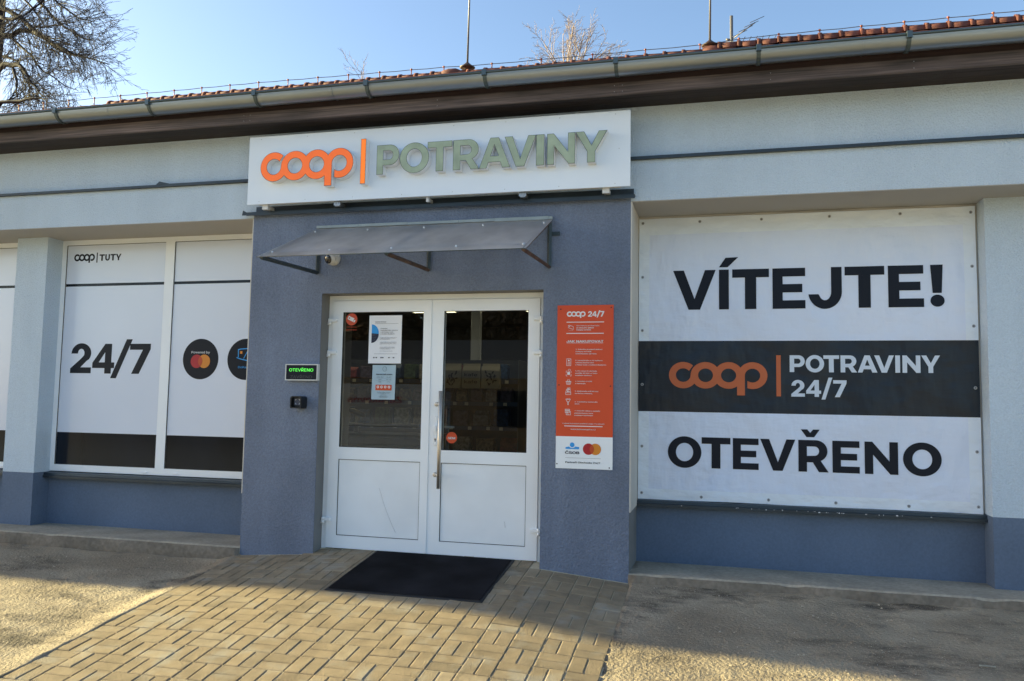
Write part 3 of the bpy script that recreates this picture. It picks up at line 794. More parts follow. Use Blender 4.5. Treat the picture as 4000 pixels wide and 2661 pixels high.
# handle plate, lever, key hole on the right leaf
bm = B(); bbox(bm, -2.318, -2.286, yD - .013, yD - .001, .895, 1.135, .010, 3)
bbox(bm, -2.316, -2.285, yD - .045, yD - .012, 1.012, 1.06, .008, 2)
hp = obj('handle_plate', bm, M['pvc'], lfR)
bm = B(); lathe(bm, (-2.303, yD - .0135, .945), (0, -1, 0), [(0, .009), (.0008, .009)], 12); box(bm, -2.3065, -2.2995, yD - .0145, yD - .0135, .925, .945); obj('keyhole', bm, M['gasket'], lfR)
bm = B(); lathe(bm, (-2.303, yD - .014, .950), (0, -1, 0), [(0, .007), (.002, .006)], 12); obj('lock_cylinder', bm, M['steel'], lfR)
bm = B(); tube(bm, [(-2.30, yD + .075, 1.047), (-2.17, yD + .075, 1.045)], .0095, 10); tube(bm, [(-2.29, yD + .075, 1.047), (-2.29, yD + .03, 1.047)], .009, 10); obj('inner_lever', bm, M['galv'], lfR)
# long pull handle
bm = B(); hx, hy = -2.243, .052
tube(bm, [(hx, hy, .548), (hx, hy, 1.346)], .0160, 18)
for z in (1.236, .655):
    tube(bm, [(hx - .004, hy + .005, z), (-2.300, yD - .004, z)], .0095, 12)
    lathe(bm, (-2.302, yD - .001, z), (0, -1, 0), [(0, .020), (.008, .018), (.010, .010)], 16)
obj('pull_handle', bm, M['steel'], lfR)

# ------------------------------------------------------------------ things on the doors
yG = yD + .018
# security camera sticker
st = thing('window_sticker', 'round orange sticker with white camera symbol in top left corner of left door glass', 'sticker', (-3.108, yG, 1.91))
bm = B(); poly(bm, circ(-3.108, 1.957, .053, 40), [], yG - .0015, .001, 0, 0)
def rotp(l, cx, cz, a):
    a = radians(a); return [(cx + x * cos(a) - z * sin(a), cz + x * sin(a) + z * cos(a)) for x, z in l]
poly(bm, rotp([(-.038, -.014), (.020, -.014), (.020, .018), (-.038, .018)], -3.108, 1.957, -24), [], yG - .003, .001, 1, 1)
poly(bm, rotp([(.024, -.016), (.037, -.012), (.037, .010), (.024, .006)], -3.108, 1.957, -24), [], yG - .003, .001, 1, 1)
poly(bm, circ(-3.128, 1.968, .006, 14), [], yG - .0045, .001, 0, 0)
text(bm, 'střeženo', -3.108, 1.886, .013, yG - .0015, width=.094, align='C', bold=.02, mi=0); text(bm, 'kamerami', -3.108, 1.862, .013, yG - .0015, width=.098, align='C', bold=.02, mi=0)
obj('printed_text', bm, [M['stickerorange'], M['printwhite']], st)
# SEM sticker
s2 = thing('window_sticker', 'round orange sticker reading SEM beside the steel pull handle', 'sticker', (-2.170, yG, .91))
bm = B(); poly(bm, circ(-2.170, .961, .047, 40), [], yG - .0015, .001, 0, 0); text(bm, 'SEM', -2.170, .949, .024, yG - .003, width=.062, align='C', bold=.03, mi=1)
obj('printed_text', bm, [M['stickerorange'], M['printwhite']], s2)
# notice 1 (A3)
def sheet(bm, x0, x1, z0, z1, y, skew=0, mi=0):
    n = 6; R = []
    for i in range(n + 1):
        t = i / n; R.append([bm.verts.new((x0 + (x1 - x0) * t + (z - z0) * skew, y - .002 * sin(t * pi * 2 + 1), z)) for z in (z0, z1)])
    for i in range(n):
        f = bm.faces.new((R[i][0], R[i + 1][0], R[i + 1][1], R[i][1])); f.material_index = mi; f.smooth = True
n1 = thing('paper_notice', 'large white printed notice with blue half disc taped inside left door glass', 'notice', (-2.788, yG, 1.575))
bm = B(); sheet(bm, -2.939, -2.638, 1.575, 1.988, yG - .004); obj('sheet', bm, M['paper'], n1)
bm = B(); yy = yG - .0075
X = lambda px: -2.939 + (px - 487) * .301 / 333; Zf = lambda py: 1.988 - (py - 214) * .413 / 494
text(bm, 'MODERNIZAČNÍ FOND', X(547), Zf(284), .0065, yy, width=.103, bold=.03, mi=1); text(bm, 'Spolufinancováno Evropskou unií', X(547), Zf(292), .003, yy, width=.103, mi=1)
for py in (299, 610): poly(bm, [(X(545), Zf(py) - .0008), (X(785), Zf(py) - .0008), (X(785), Zf(py) + .0008), (X(545), Zf(py) + .0008)], [], yy, 0, 0, 0)
for s_, py in (('Instalace', 352), ('fotovoltaického systému', 371), ('v obci Dobrá Voda', 390), ('u Českých Budějovic', 409)):
    text(bm, s_, X(605), Zf(py), .0085, yy, width=len(s_) * .0069, bold=.03, mi=0)
for py0, k, ln in ((443, 3, (172, 158, 100)), (490, 4, (168, 172, 165, 14)), (542, 3, (150, 152, 110)), (583, 1, (135,))):
    for i in range(k):
        text(bm, ('instalace elektrárny na střeše objektu', 'projekt je spolufinancován z programu', 'předpokládané dokončení prací', 'obec')[i] , X(602), Zf(py0 + 9 * i), .0036, yy, width=ln[i] * .301 / 333, bold=.01, mi=0)
hd = [(X(515), Zf(489)), ] + ell(X(515), Zf(402), .066, .080, -90, 90, 24)
poly(bm, hd, [], yy, 0, 2, 2)
low = [(X(515), Zf(489))] + ell(X(515), Zf(402), .066, .080, -90, -2, 14) + [(X(515), Zf(398))]
poly(bm, low, [], yy - .0006, 0, 3, 3)
for k in range(5): stroke(bm, [(X(517), Zf(405 + k * 17)), (X(572 - k * 6), Zf(412 + k * 16))], .0012, yy - .001, 4)
for px in (537, 562, 610, 628, 690, 737): poly(bm, [(X(px), Zf(654)), (X(px + 16), Zf(654)), (X(px + 16), Zf(643)), (X(px), Zf(643))], [], yy, 0, 0 if px != 690 else 4, 0)
obj('printed_text', bm, [M['textgrey'], M['navy'], M['sky'], M['navy'], M['p_grey']], n1)
# notice 2 (opening hours)
n2 = thing('opening_hours_notice', 'pale blue laminated opening hours sheet below the white notice on left door', 'notice', (-2.79, yG, 1.267))
bm = B(); sheet(bm, -2.900, -2.686, 1.267, 1.561, yG - .004, .015); obj('sheet', bm, M['paperblue'], n2)
bm = B(); X = lambda px: -2.898 + (px - 517) * .214 / 240; Zf = lambda py: 1.561 - (py - 722) * .294 / 352
poly(bm, circ(X(646), Zf(762), .020, 28), [circ(X(646), Zf(762), .018, 28)], yy, 0, 0, 0); text(bm, 'coop', X(646), Zf(764), .005, yy, width=.026, align='C', mi=0)
text(bm, 'PRODEJNÍ DOBA', X(643), Zf(823), .0125, yy, width=.146, align='C', bold=.03, mi=0)
for a, b_, py in (('pondělí – pátek', '7:00 – 18:00', 847), ('sobota', '7:00 – 11:00', 872), ('neděle', 'zavřeno', 896)):
    text(bm, a, X(600), Zf(py), .005, yy, width=len(a) * .0042, align='C', bold=.02, mi=0); text(bm, b_, X(690), Zf(py), .005, yy, width=len(b_) * .0038, align='C', bold=.02, mi=0)
for py in (858, 882): poly(bm, [(X(560), Zf(py)), (X(720), Zf(py)), (X(720), Zf(py) + .0007), (X(560), Zf(py) + .0007)], [], yy, 0, 0, 0)
poly(bm, [(X(556), Zf(980)), (X(722), Zf(980)), (X(722), Zf(924)), (X(556), Zf(924))], [], yy, 0, 1, 1)
for px in (581, 619, 657, 696):
    poly(bm, circ(X(px), Zf(946), .0115, 20), [], yy - .001, 0, 2, 2); poly(bm, circ(X(px), Zf(946), .0055, 6), [], yy - .002, 0, 1, 1)
for s_, py, w_ in (('platba kartou i mobilem na prodejně', 1001, .128), ('vstup mimo prodejní dobu s aplikací', 1010, .120), ('po celý den', 1019, .04), ('Přijďte nakoupit', 1038, .060), ('děkujeme za pochopení a nákup', 1046, .085), ('těšíme se na vás', 1053, .07)): text(bm, s_, X(640), Zf(py), .0036, yy, width=w_, align='C', bold=.01, mi=0)
obj('printed_text', bm, [M['navy'], M['stickerorange'], M['printwhite']], n2)

# ------------------------------------------------------------------ doormat
dm = thing('doormat', 'black ribbed rubber-edged mat lying on the paving in front of the doors', 'doormat', (-2.26, -.16, -.1))
def mz(y): return max(gz(-2.78, y), gz(-1.62, y), gz(-2.3, y)) + .005
bm = B(); edge = []
x0, x1, y0, y1 = -2.795, -1.600, -.810, .335
y1 = .112
for k in range(1):
    c = [(x0, y0), (x1, y0), (x1, y1), (x0, y1)]
    lo = [bm.verts.new((x, y, mz(y) - .004)) for x, y in c]; hi = [bm.verts.new((x + (.006 if x == x0 else -.006), y + (.006 if y == y0 else -.006), mz(y) + .004)) for x, y in c]
    bm.faces.new(hi)
    for a in range(4): bm.faces.new((lo[a], lo[(a + 1) % 4], hi[(a + 1) % 4], hi[a]))
obj('rubber_edge', bm, M['matedge'], dm)
bm = B(); n = 40; R = []
for i in range(n * 2 + 1):
    y = y0 + .022 + (y1 - y0 - .044) * i / (n * 2); h = .010 if i % 2 else .0052
    R.append([bm.verts.new((x0 + .022 + (x1 - x0 - .044) * k / 24, y, mz(y) + h + .0015 * mnoise.noise((k * .9, i * .3, 2)))) for k in range(25)])
for i in range(n * 2):
    for k in range(24): bm.faces.new((R[i][k], R[i][k + 1], R[i + 1][k + 1], R[i + 1][k]))
obj('ribbed_pile', bm, M['mat'], dm)

# ------------------------------------------------------------------ fascia sign
SG = thing('shop_sign', 'long white sign board with orange ring lettering and sage green POTRAVINY letters above the entrance', 'sign', (-2.33, -.16, 2.93))
bm = B(); box(bm, -3.985, -.673, -.160, -.150, 2.931, 3.529)
obj('panel', bm, M['signpanel'], SG)
bm = B()
box(bm, -3.93, -.73, -.149, -.115, 3.47, 3.505); box(bm, -3.93, -.73, -.149, -.115, 2.955, 2.990); box(bm, -3.9, -.75, -.115, -.095, 2.938, 2.958)
obj('back_rail', bm, M['whitetube'], SG)
for x, w_, z0, m_ in ((-3.83, .055, 2.872, 'whitetube'), (-3.145, .045, 2.885, 'galv'), (-2.335, .022, 2.895, 'whitetube'), (-1.53, .045, 2.885, 'galv'), (-.865, .055, 2.872, 'whitetube')):
    bm = B(); box(bm, x - w_ / 2, x + w_ / 2, -.128, -.100, 2.893, 2.975); box(bm, x - w_ / 2 + .004, x + w_ / 2 - .004, -.098, -.0, 2.905, 2.93)
    if m_ == 'galv':
        box(bm, x - .03, x + .03, -.131, -.128, 2.90, 2.935); lathe(bm, (x - .012, -.131, 2.918), (0, -1, 0), [(0, .006), (.005, .006)], 6); lathe(bm, (x + .012, -.131, 2.918), (0, -1, 0), [(0, .006), (.005, .006)], 6)
    obj('mounting_bracket', bm, M[m_], SG)
bm = B()
for i in range(8):
    x = -3.87 + i * .44
    for z in (3.505, 2.955): lathe(bm, (x, -.1605, z), (0, -1, 0), [(0, .0035), (.002, .002)], 8)
lathe(bm, (-.76, -.1605, 3.23), (0, -1, 0), [(0, .0035), (.002, .002)], 8)
obj('rivets', bm, M['galv'], SG)
YF = -.228
def sign_piece(name, fn, face):
    bm = B(); fn(bm, YF, .067); o = obj(name, bm, [M['letteredge'], M['letterside']], SG)
    return o
def face_piece(fn, m_, par):
    bm = B(); fn(bm, YF - .0015, .002); obj('letter_face', bm, [m_, m_], par)
NORC |= {'letter', 'letter_face', 'logo_rings', 'divider_bar'}
oc, hc = coop(-3.826, -2.959, 3.232, 1.0)
c_ = sign_piece('logo_rings', lambda b, y, d: poly(b, oc, hc, y, d), None)
face_piece(lambda b, y, d: poly(b, offset_loop(oc, -.0035), [offset_loop(h, .0035) for h in hc], y, d), M['letterorange'], c_)
rc = [(-2.895, 3.043), (-2.848, 3.043), (-2.848, 3.424), (-2.895, 3.424)]
c_ = sign_piece('divider_bar', lambda b, y, d: poly(b, rc, [], y, d), None); face_piece(lambda b, y, d: poly(b, offset_loop(rc, -.0035), [], y, d), M['barorange'], c_)
for ch, a, b_ in (('P', -2.750, -2.552), ('O', -2.547, -2.292), ('T', -2.306, -2.095), ('R', -2.087, -1.864), ('A', -1.868, -1.610), ('V', -1.659, -1.402), ('I', -1.402, -1.336), ('N', -1.314, -1.092), ('Y', -1.091, -.842)):
    dz = 0.008 if ch == 'O' else 0
    c_ = sign_piece('letter', lambda b, y, d, ch=ch, a=a, b_=b_, dz=dz: glyph(b, ch, a, b_, 3.112 , 3.359, y, d), None)
    face_piece(lambda b, y, d, ch=ch, a=a, b_=b_: glyph(b, ch, a, b_, 3.112, 3.359, y, d, inset=.0035), M['lettergreen'], c_)

# ------------------------------------------------------------------ canopy
CN = thing('door_canopy', 'clear weathered plastic canopy on three steel brackets above the doors', 'canopy', (-2.34, 0, 2.34))
ZT = lambda y: 2.728 + (y + .02) * (2.728 - 2.318) / .91
n = 24; m2 = 8
for dz, nm in ((0, 'roof_sheet'),):
    bm = B(); R = []
    for i in range(n + 1):
        x = -3.388 + 2.085 * i / n
        R.append([bm.verts.new((x, -.02 - .912 * k / m2, ZT(-.02 - .912 * k / m2) + .003 * sin(i * 1.3) * k / m2 + dz)) for k in range(m2 + 1)])
    for i in range(n):
        for k in range(m2):
            f = bm.faces.new((R[i][k], R[i + 1][k], R[i + 1][k + 1], R[i][k + 1])); f.smooth = True
    obj(nm, bm, M['poly'], CN)
bm = B(); tube(bm, [(-3.388, -.932, ZT(-.932)), (-1.303, -.932, ZT(-.932))], .0035, 6); obj('front_edge', bm, M['sky'] if False else M['letteredge'], CN)
bm = B(); x = -3.38
while x < -1.31:
    w_ = min(rnd.uniform(.3, .55), -1.305 - x); box(bm, x, x + w_ - .002, -.034, -.0065, 2.728 + rnd.uniform(-.002, .002), 2.752 + rnd.uniform(-.003, .003)); x += w_
obj('sealing_strip', bm, M['greystrip'], CN)
for x in (-3.365, -2.350, -1.328):
    bm = B()
    sqtube(bm, (x, -.020, 2.338), (x, -.020, 2.70), .025)
    for z in (2.40, 2.60): lathe(bm, (x, -.034, z), (0, -1, 0), [(0, .006), (.004, .006)], 6)
    br = obj('wall_bracket', bm, M['darksteel'], CN)
    bm = B(); sqtube(bm, (x, -.022, 2.345), (x, -.885, ZT(-.885) - .018), .024); obj('lower_strut', bm, M['brownsteel'] if x > -3 else M['darksteel'], br)
    bm = B(); sqtube(bm, (x, -.022, ZT(-.022) - .022), (x, -.90, ZT(-.90) - .016), .022); obj('upper_strut', bm, M['brownsteel'] if x > -2 else M['darksteel'], br)
bm = B(); sqtube(bm, (-3.365, -.14, ZT(-.14) - .016), (-1.328, -.14, ZT(-.14) - .016), .020); sqtube(bm, (-3.365, -.80, ZT(-.80) - .016), (-1.328, -.80, ZT(-.80) - .016), .020)
obj('cross_rail', bm, M['darksteel'], CN)
bm = B(); box(bm, -1.315, -1.245, -.016, -.008, 2.596, 2.628); lathe(bm, (-1.262, -.016, 2.612), (0, -1, 0), [(0, .006), (.004, .006)], 6); obj('wall_tab', bm, M['darksteel'], CN)
for x in (-3.33, -2.85, -2.35, -1.85, -1.35):
    for y in (-.14, -.80):
        bm = B(); lathe(bm, (x, y, ZT(y) - .012), (0, -.4, 1), [(0, .009), (.010, .009), (.020, .006)], 10); obj('fixing_bolt', bm, M['whitetube'], CN)

# ------------------------------------------------------------------ dome camera
DC = thing('security_camera', 'white turret security camera with dark lens under the canopy', 'camera', (-3.215, 0, 2.47))
bm = B(); lathe(bm, (-3.215, -.006, 2.468), (.05, -1, -.2), [(0, .060), (.030, .060), (.034, .055), (.046, .055), (.050, .050), (.060, .050)], 28); obj('base', bm, M['camwhite'], DC)
bm = B(); ax = Vector((-.35, -1, -.32)).normalized(); c0 = Vector((-3.219, -.062, 2.457))
lathe(bm, c0, ax, [(.052 * sin(radians(t)), .052 * cos(radians(t))) for t in range(-80, 41, 10)], 28); obj('eyeball', bm, M['camwhite'], DC)
bm = B(); lathe(bm, c0 + ax * .034, ax, [(0, .040), (.004, .039), (.010, .030), (.014, .015), (.015, .001)], 24); obj('lens', bm, M['camglass'], DC)

# ------------------------------------------------------------------ open/closed display
OD = thing('status_display', 'small black electronic sign with lit green OTEVŘENO left of the doors', 'display', (-3.468, 0, 1.417))
bm = B(); X0, X1, Z0, Z1 = -3.620, -3.315, 1.417, 1.557
box(bm, X0, X1, -.045, -.0065, Z0, Z0 + .0085); box(bm, X0, X1, -.045, -.0065, Z1 - .0085, Z1); box(bm, X0, X0 + .0085, -.045, -.0065, Z0 + .0085, Z1 - .0085); box(bm, X1 - .0085, X1, -.045, -.0065, Z0 + .0085, Z1 - .0085)
obj('frame', bm, M['alu'], OD)
bm = B(); box(bm, X0 + .0085, X1 - .0085, -.041, -.008, Z0 + .0085, Z1 - .0085); obj('screen', bm, M['ink'], OD)
bm = B(); text(bm, 'OTEVŘENO', (X0 + X1) / 2 - .003, 1.494, .036, -.0425, width=.226, align='C', bold=.014, mi=0); text(bm, 'ZAVŘENO', (X0 + X1) / 2 - .001, 1.436, .034, -.0425, width=.204, align='C', mi=1)
obj('printed_text', bm, [M['ledled'], M['leddim']], OD)

# ------------------------------------------------------------------ code scanner
SC = thing('code_scanner', 'black hooded code reader with white corner marks fixed below the green display', 'scanner', (-3.474, 0, 1.18))
a0, a1, b0, b1 = -3.527, -3.423, 1.180, 1.284
prof = [(a0 + .004, b0), (a0, b0 + .02), (a0, b1 - .018), (a0 + .006, b1 - .006), (a0 + .018, b1), (a1 - .018, b1), (a1 - .006, b1 - .006), (a1, b1 - .018), (a1, b0 + .02), (a1 - .004, b0)]
bm = B(); poly(bm, prof, [[(a0 + .010, b0 + .010), (a0 + .010, b1 - .020), (a0 + .020, b1 - .010), (a1 - .020, b1 - .010), (a1 - .010, b1 - .020), (a1 - .010, b0 + .010)]], -.108, .10, 0, 0); obj('hood', bm, M['black'], SC)
bm = B(); box(bm, a0 + .010, a1 - .010, -.070, -.0065, b0 + .008, b1 - .011); obj('body', bm, M['black'], SC)
bm = B(); box(bm, a0 + .020, a1 - .020, -.0725, -.070, b0 + .026, b1 - .018); obj('scan_window', bm, M['brownsteel'] if False else M['textgrey'], SC)
bm = B(); cx, cz, q, l_, t_ = -3.475, 1.236, .021, .011, .0035
for sx in (-1, 1):
    for sz in (-1, 1):
        xa, xb = sorted((cx + sx * q, cx + sx * (q - l_))); za, zb = sorted((cz + sz * q, cz + sz * (q - t_))); box(bm, xa, xb, -.0745, -.0727, za, zb)
        xa, xb = sorted((cx + sx * q, cx + sx * (q - t_))); za, zb = sorted((cz + sz * (q - t_), cz + sz * (q - l_))); box(bm, xa, xb, -.0745, -.0727, za, zb)
obj('corner_marks', bm, M['printwhite'], SC)

# ------------------------------------------------------------------ instruction panel
IP = thing('instruction_panel', 'tall orange red instruction board with white lower part right of the doors', 'sign', (-1.034, 0, .756))
bm = B(); box(bm, -1.257, -.812, -.012, -.0065, .756, 1.0045, 1); box(bm, -1.257, -.812, -.012, -.0065, 1.0045, 2.034, 0)
obj('board', bm, [M['red'], M['panelwhite']], IP)
X = lambda px: -1.257 + (px - 157) * .445 / 462; Zf = lambda py: 2.034 - (py - 90) * .001 * .9585
yp = -.0128; bm = B(); W_ = 0
o_, h_ = coop(X(235), X(391), Zf(163), .95); poly(bm, o_, h_, yp, 0)
for ch, a, b_ in (('2', 410, 444), ('4', 446, 481), ('7', 510, 543)): glyph(bm, ch, X(a), X(b_), Zf(186), Zf(141), yp)
glyph(bm, '/', X(480), X(512), Zf(186), Zf(141), yp)
def bar(a, b_, py, t_, mi=0, y=None): poly(bm, [(X(a), Zf(py + t_ / 2)), (X(b_), Zf(py + t_ / 2)), (X(b_), Zf(py - t_ / 2)), (X(a), Zf(py - t_ / 2))], [], y or yp, 0, mi, mi)
bar(234, 542, 230, 6); bar(233, 541, 323, 6); bar(236, 537, 402, 2.5); bar(226, 537, 1080, 6)
tl = [('Mimo běžnou prodejní dobu', 317, 264, 186, 0), ('je vstup přes aplikací', 317, 281, 143, .03), ('DoKapsy od ČSOB.', 317, 298, 121, .03),
 ('1. Stáhněte si mobilní aplikaci', 313, 458, 216, .01), ('DoKapsy od ČSOB', 312, 476, 128, .01), ('naskenováním QR kódu.', 312, 494, 174, .01),
 ('2. Zaregistrujte se do aplikace,', 311, 549, 224, .01), ('vyberte Obchod 24/7', 311, 567, 152, .01), ('a Dobrá Voda u Českých Budějovic.', 311, 585, 255, .01),
 ('3. Pro vstup do obchodu', 311, 635, 177, .01), ('použijte QR kód ve svém', 311, 653, 179, .01), ('mobilním telefonu.', 311, 671, 137, .01),
 ('4. Vezměte si košík', 311, 719, 138, .01), ('a nakupujte.', 311, 737, 88, .01), ('5. Naskenujte svůj QR kód', 310, 800, 189, .01), ('na čtečce pokladny.', 310, 818, 145, .01),
 ('6. U pokladny naskenujte', 309, 886, 185, .01), ('zboží.', 309, 903, 40, .01), ('7. Potvrďte nákup a zaplaťte', 309, 959, 207, .01), ('platební kartou nebo', 308, 978, 152, .01), ('mobilním telefonem.', 308, 996, 153, .01),
 ('V případě technických problémů volejte 771 652 459.', 207, 1063, 348, .0)]
for s_, px, py, w_, bo in tl: text(bm, s_, X(px), Zf(py), .0105, yp, width=w_ * .445 / 462, bold=.018 + bo)
text(bm, 'JAK NAKUPOVAT', X(387), Zf(397), .024, yp, width=.290, align='C', bold=.03)
text(bm, 'www.jednotakaplice.cz', X(380), Zf(1110), .0125, yp, width=.196, align='C', bold=.02)
def rectl(a, b_, py0, py1, w_=3): 
    bar(a, b_, py0, w_); bar(a, b_, py1, w_); bar(a, a + w_, (py0 + py1) / 2, py1 - py0 - w_); bar(b_ - w_, b_, (py0 + py1) / 2, py1 - py0 - w_)
# pictograms (no machine readable code)
stroke(bm, [(X(250), Zf(258)), (X(256), Zf(255)), (X(290), Zf(266)), (X(290), Zf(290)), (X(250), Zf(276)), (X(250), Zf(258))], .003, yp, 0); poly(bm, circ(X(260), Zf(266), .004, 8), [], yp, 0); text(bm, 'DoKapsy', X(270), Zf(301), .005, yp, width=.034, align='C')
rectl(237, 275, 532, 588); bar(250, 262, 546, 12); bar(246, 268, 562, 2.5); bar(246, 268, 570, 2.5); bar(246, 268, 578, 2.5)
bar(245, 267, 652, 22); poly(bm, circ(X(261), Zf(626), .010, 18), [circ(X(261), Zf(626), .0075, 18)], yp, 0)
for a in (235, 268): bar(a, a + 10, 673, 3)
bar(234, 237, 665, 14); bar(275, 278, 665, 14); bar(234, 237, 640, 14); bar(275, 278, 640, 14); bar(234, 246, 633, 3)
bar(233, 278, 718, 5); stroke(bm, [(X(237), Zf(722)), (X(242), Zf(741)), (X(270), Zf(741)), (X(275), Zf(722))], .003, yp, 0); stroke(bm, [(X(246), Zf(716)), (X(252), Zf(700))], .003, yp, 0); stroke(bm, [(X(266), Zf(716)), (X(260), Zf(700))], .003, yp, 0)
for a in (248, 256, 264): bar(a, a + 2.5, 730, 18)
rectl(232, 277, 810, 825); stroke(bm, [(X(233), Zf(808)), (X(240), Zf(784)), (X(270), Zf(784)), (X(276), Zf(808))], .003, yp, 0); rectl(245, 256, 772, 796); rectl(257, 271, 770, 780); bar(243, 268, 800, 5)
stroke(bm, [(X(235), Zf(862)), (X(273), Zf(862)), (X(262), Zf(884)), (X(247), Zf(884)), (X(235), Zf(862))], .003, yp, 0); rectl(249, 259, 886, 908)
for a in (242, 248, 254, 260, 266): bar(a, a + 3, 862, 10)
rectl(230, 270, 944, 972); bar(232, 268, 953, 6); rectl(238, 277, 962, 990, 3); rectl(245, 255, 968, 976, 2); bar(245, 262, 984, 2.5)
obj('printed_text', bm, M['printwhite'], IP)
bm = B()
poly(bm, circ(X(292), Zf(1232), .0185, 28), [], yp, 0, 0); poly(bm, [(X(237), Zf(1266)), (X(349), Zf(1266)), (X(349), Zf(1249))] + ell(X(292), Zf(1237), .026, .020, -25, -155, 10) + [(X(237), Zf(1253))], [], yp - .0003, 0, 0)
text(bm, 'ČSOB', X(293), Zf(1305), .027, yp, width=.110, align='C', bold=.035, mi=1)
overlap_discs(bm, X(425), X(481), Zf(1263), .0440, yp, (2, 3, 4))
bar(236, 525, 1337, 1.6, 5)
text(bm, 'Partneři Obchodu 24/7', X(379), Zf(1379), .0185, yp, width=.272, align='C', bold=.012, mi=5)
obj('lettering', bm, [M['sky'], M['navy'], M['mred'], M['morange'], M['mmix'], M['ink']], IP)
for px, py in ((184, 122), (600, 112), (177, 747), (598, 752), (168, 1388), (594, 1408)):
    bm = B(); lathe(bm, (X(px), -.012, Zf(py)), (0, -1, 0), [(0, .0055), (.002, .0045), (.0022, .001)], 12); obj('screw', bm, M['gasket'], IP)

def drape(bm, off):
    for k in range(1, 40):
        for co_, no in (((bx0 + k * .07, 0, 0), (1, 0, 0)), ((0, 0, bz0 + k * .07), (0, 0, 1))):
            bmesh.ops.bisect_plane(bm, geom=bm.verts[:] + bm.edges[:] + bm.faces[:], plane_co=co_, plane_no=no, dist=1e-5)
    for v in bm.verts: v.co.y = wav(v.co.x, v.co.z) - off
# ------------------------------------------------------------------ welcome banner
BN = thing('welcome_banner', 'big white vinyl banner with black middle band reading VÍTEJTE and OTEVŘENO', 'banner', (.61, .53, .49))
bx0, bx1, bz0, bz1 = -.669, 1.889, .492, 2.826
def wav(x, z):
    e = min(x - bx0, bx1 - x, z - bz0, bz1 - z)
    w_ = .007 * mnoise.noise((x * 1.3, z * 1.3, 2)) + .0035 * mnoise.noise((x * 4 + z, z * 3.2, 7)) + .0022 * mnoise.noise((x * 9, z * 5, 3))
    if e < .14: w_ += .011 * mnoise.noise((x * 4 if e in (z - bz0, bz1 - z) else 0, z * 4 if e in (x - bx0, bx1 - x) else 0, 4)) * (1 - e / .14)
    return .525 + w_
def zlow(x): return bz0 - .006 * (x - bx0) / 2.56 + .003 * sin(x * 5)
bm = B(); nx_, nz_ = 90, 84
zl = [i / nz_ for i in range(nz_ + 1)]
G_ = [[None] * (nz_ + 1) for _ in range(nx_ + 1)]
zlv = sorted(set([bz0 + (bz1 - bz0) * i / nz_ for i in range(nz_ + 1)] + [1.208, 1.792])); xlv = [bx0 + (bx1 - bx0) * i / nx_ for i in range(nx_ + 1)]
gr = [[bm.verts.new((x, wav(x, z), z + (.003 * sin(x * 5 + 1) - .004 * (x - bx0) / 2.5 if k == 0 else 0))) for k, z in enumerate(zlv)] for x in xlv]
for i in range(nx_):
    for k in range(len(zlv) - 1):
        f = bm.faces.new((gr[i][k], gr[i + 1][k], gr[i + 1][k + 1], gr[i][k + 1])); f.smooth = True
        zc = (zlv[k] + zlv[k + 1]) / 2; xc = (xlv[i] + xlv[i + 1]) / 2
        if 1.208 < zc < 1.792: f.material_index = 1
        elif xc < bx0 + .075 or xc > bx1 - .085 or zc > bz1 - .145 or zc < bz0 + .095: f.material_index = 2
obj('sheet', bm, [M['banner'], M['bannerblack'], M['hem']], BN)
bm = B(); yb = .5165
for ch, a, b_ in (('V', -.387, -.043), ('I', -.017, .061), ('T', .088, .375), ('E', .402, .652), ('J', .674, .925), ('T', .947, 1.237), ('E', 1.263, 1.517), ('!', 1.566, 1.657)):
    glyph(bm, ch, a, b_, 2.050, 2.378, yb)
poly(bm, [(-.017, 2.398), (.052, 2.398), (.136, 2.479), (.035, 2.476)], [], yb, 0); poly(bm, circ(1.612, 2.098, .0495, 32, .047), [], yb, 0)
for ch, a, b_ in (('O', -.427, -.159), ('T', -.157, .069), ('E', .088, .286), ('V', .299, .564), ('R', .587, .810), ('E', .839, 1.036), ('N', 1.073, 1.311), ('O', 1.345, 1.615)):
    glyph(bm, ch, a, b_, .758, 1.006, yb)
poly(bm, [(.606, 1.089), (.655, 1.089), (.676, 1.062), (.698, 1.089), (.747, 1.089), (.705, 1.029), (.648, 1.029)], [], yb, 0)
drape(bm, .0035); obj('lettering', bm, M['bannerink'], BN)
bm = B(); o_, h_ = coop(-.419, .358, 1.510, .94); poly(bm, o_, h_, yb, 0); poly(bm, [(.426, 1.346), (.460, 1.346), (.460, 1.675), (.426, 1.675)], [], yb, 0)
drape(bm, .0035); obj('logo_lettering', bm, M['bannerorange'], BN)
bm = B()
for ch, a, b_ in (('P', .528, .642), ('O', .648, .786), ('T', .781, .898), ('R', .908, 1.028), ('A', 1.033, 1.175), ('V', 1.154, 1.295), ('I', 1.304, 1.338), ('N', 1.355, 1.482), ('Y', 1.488, 1.620)): glyph(bm, ch, a, b_, 1.541, 1.675, yb)
for ch, a, b_ in (('2', .538, .640), ('4', .650, .761), ('7', .851, .950)): glyph(bm, ch, a, b_, 1.346, 1.479, yb)
glyph(bm, '/', .763, .846, 1.346, 1.479, yb)
drape(bm, .0035); obj('lettering', bm, M['bannerwhite'], BN)
ey = [(bx0 + .03, z) for z in (.54, .92, 1.43, 1.88, 2.33, 2.79)] + [(bx1 - .03, z) for z in (.54, .95, 1.43, 1.9, 2.36, 2.78)] + [(x, .525) for x in (-.16, .36, .86, 1.38)] + [(x, 2.788) for x in (-.17, .32, .84, 1.36)]
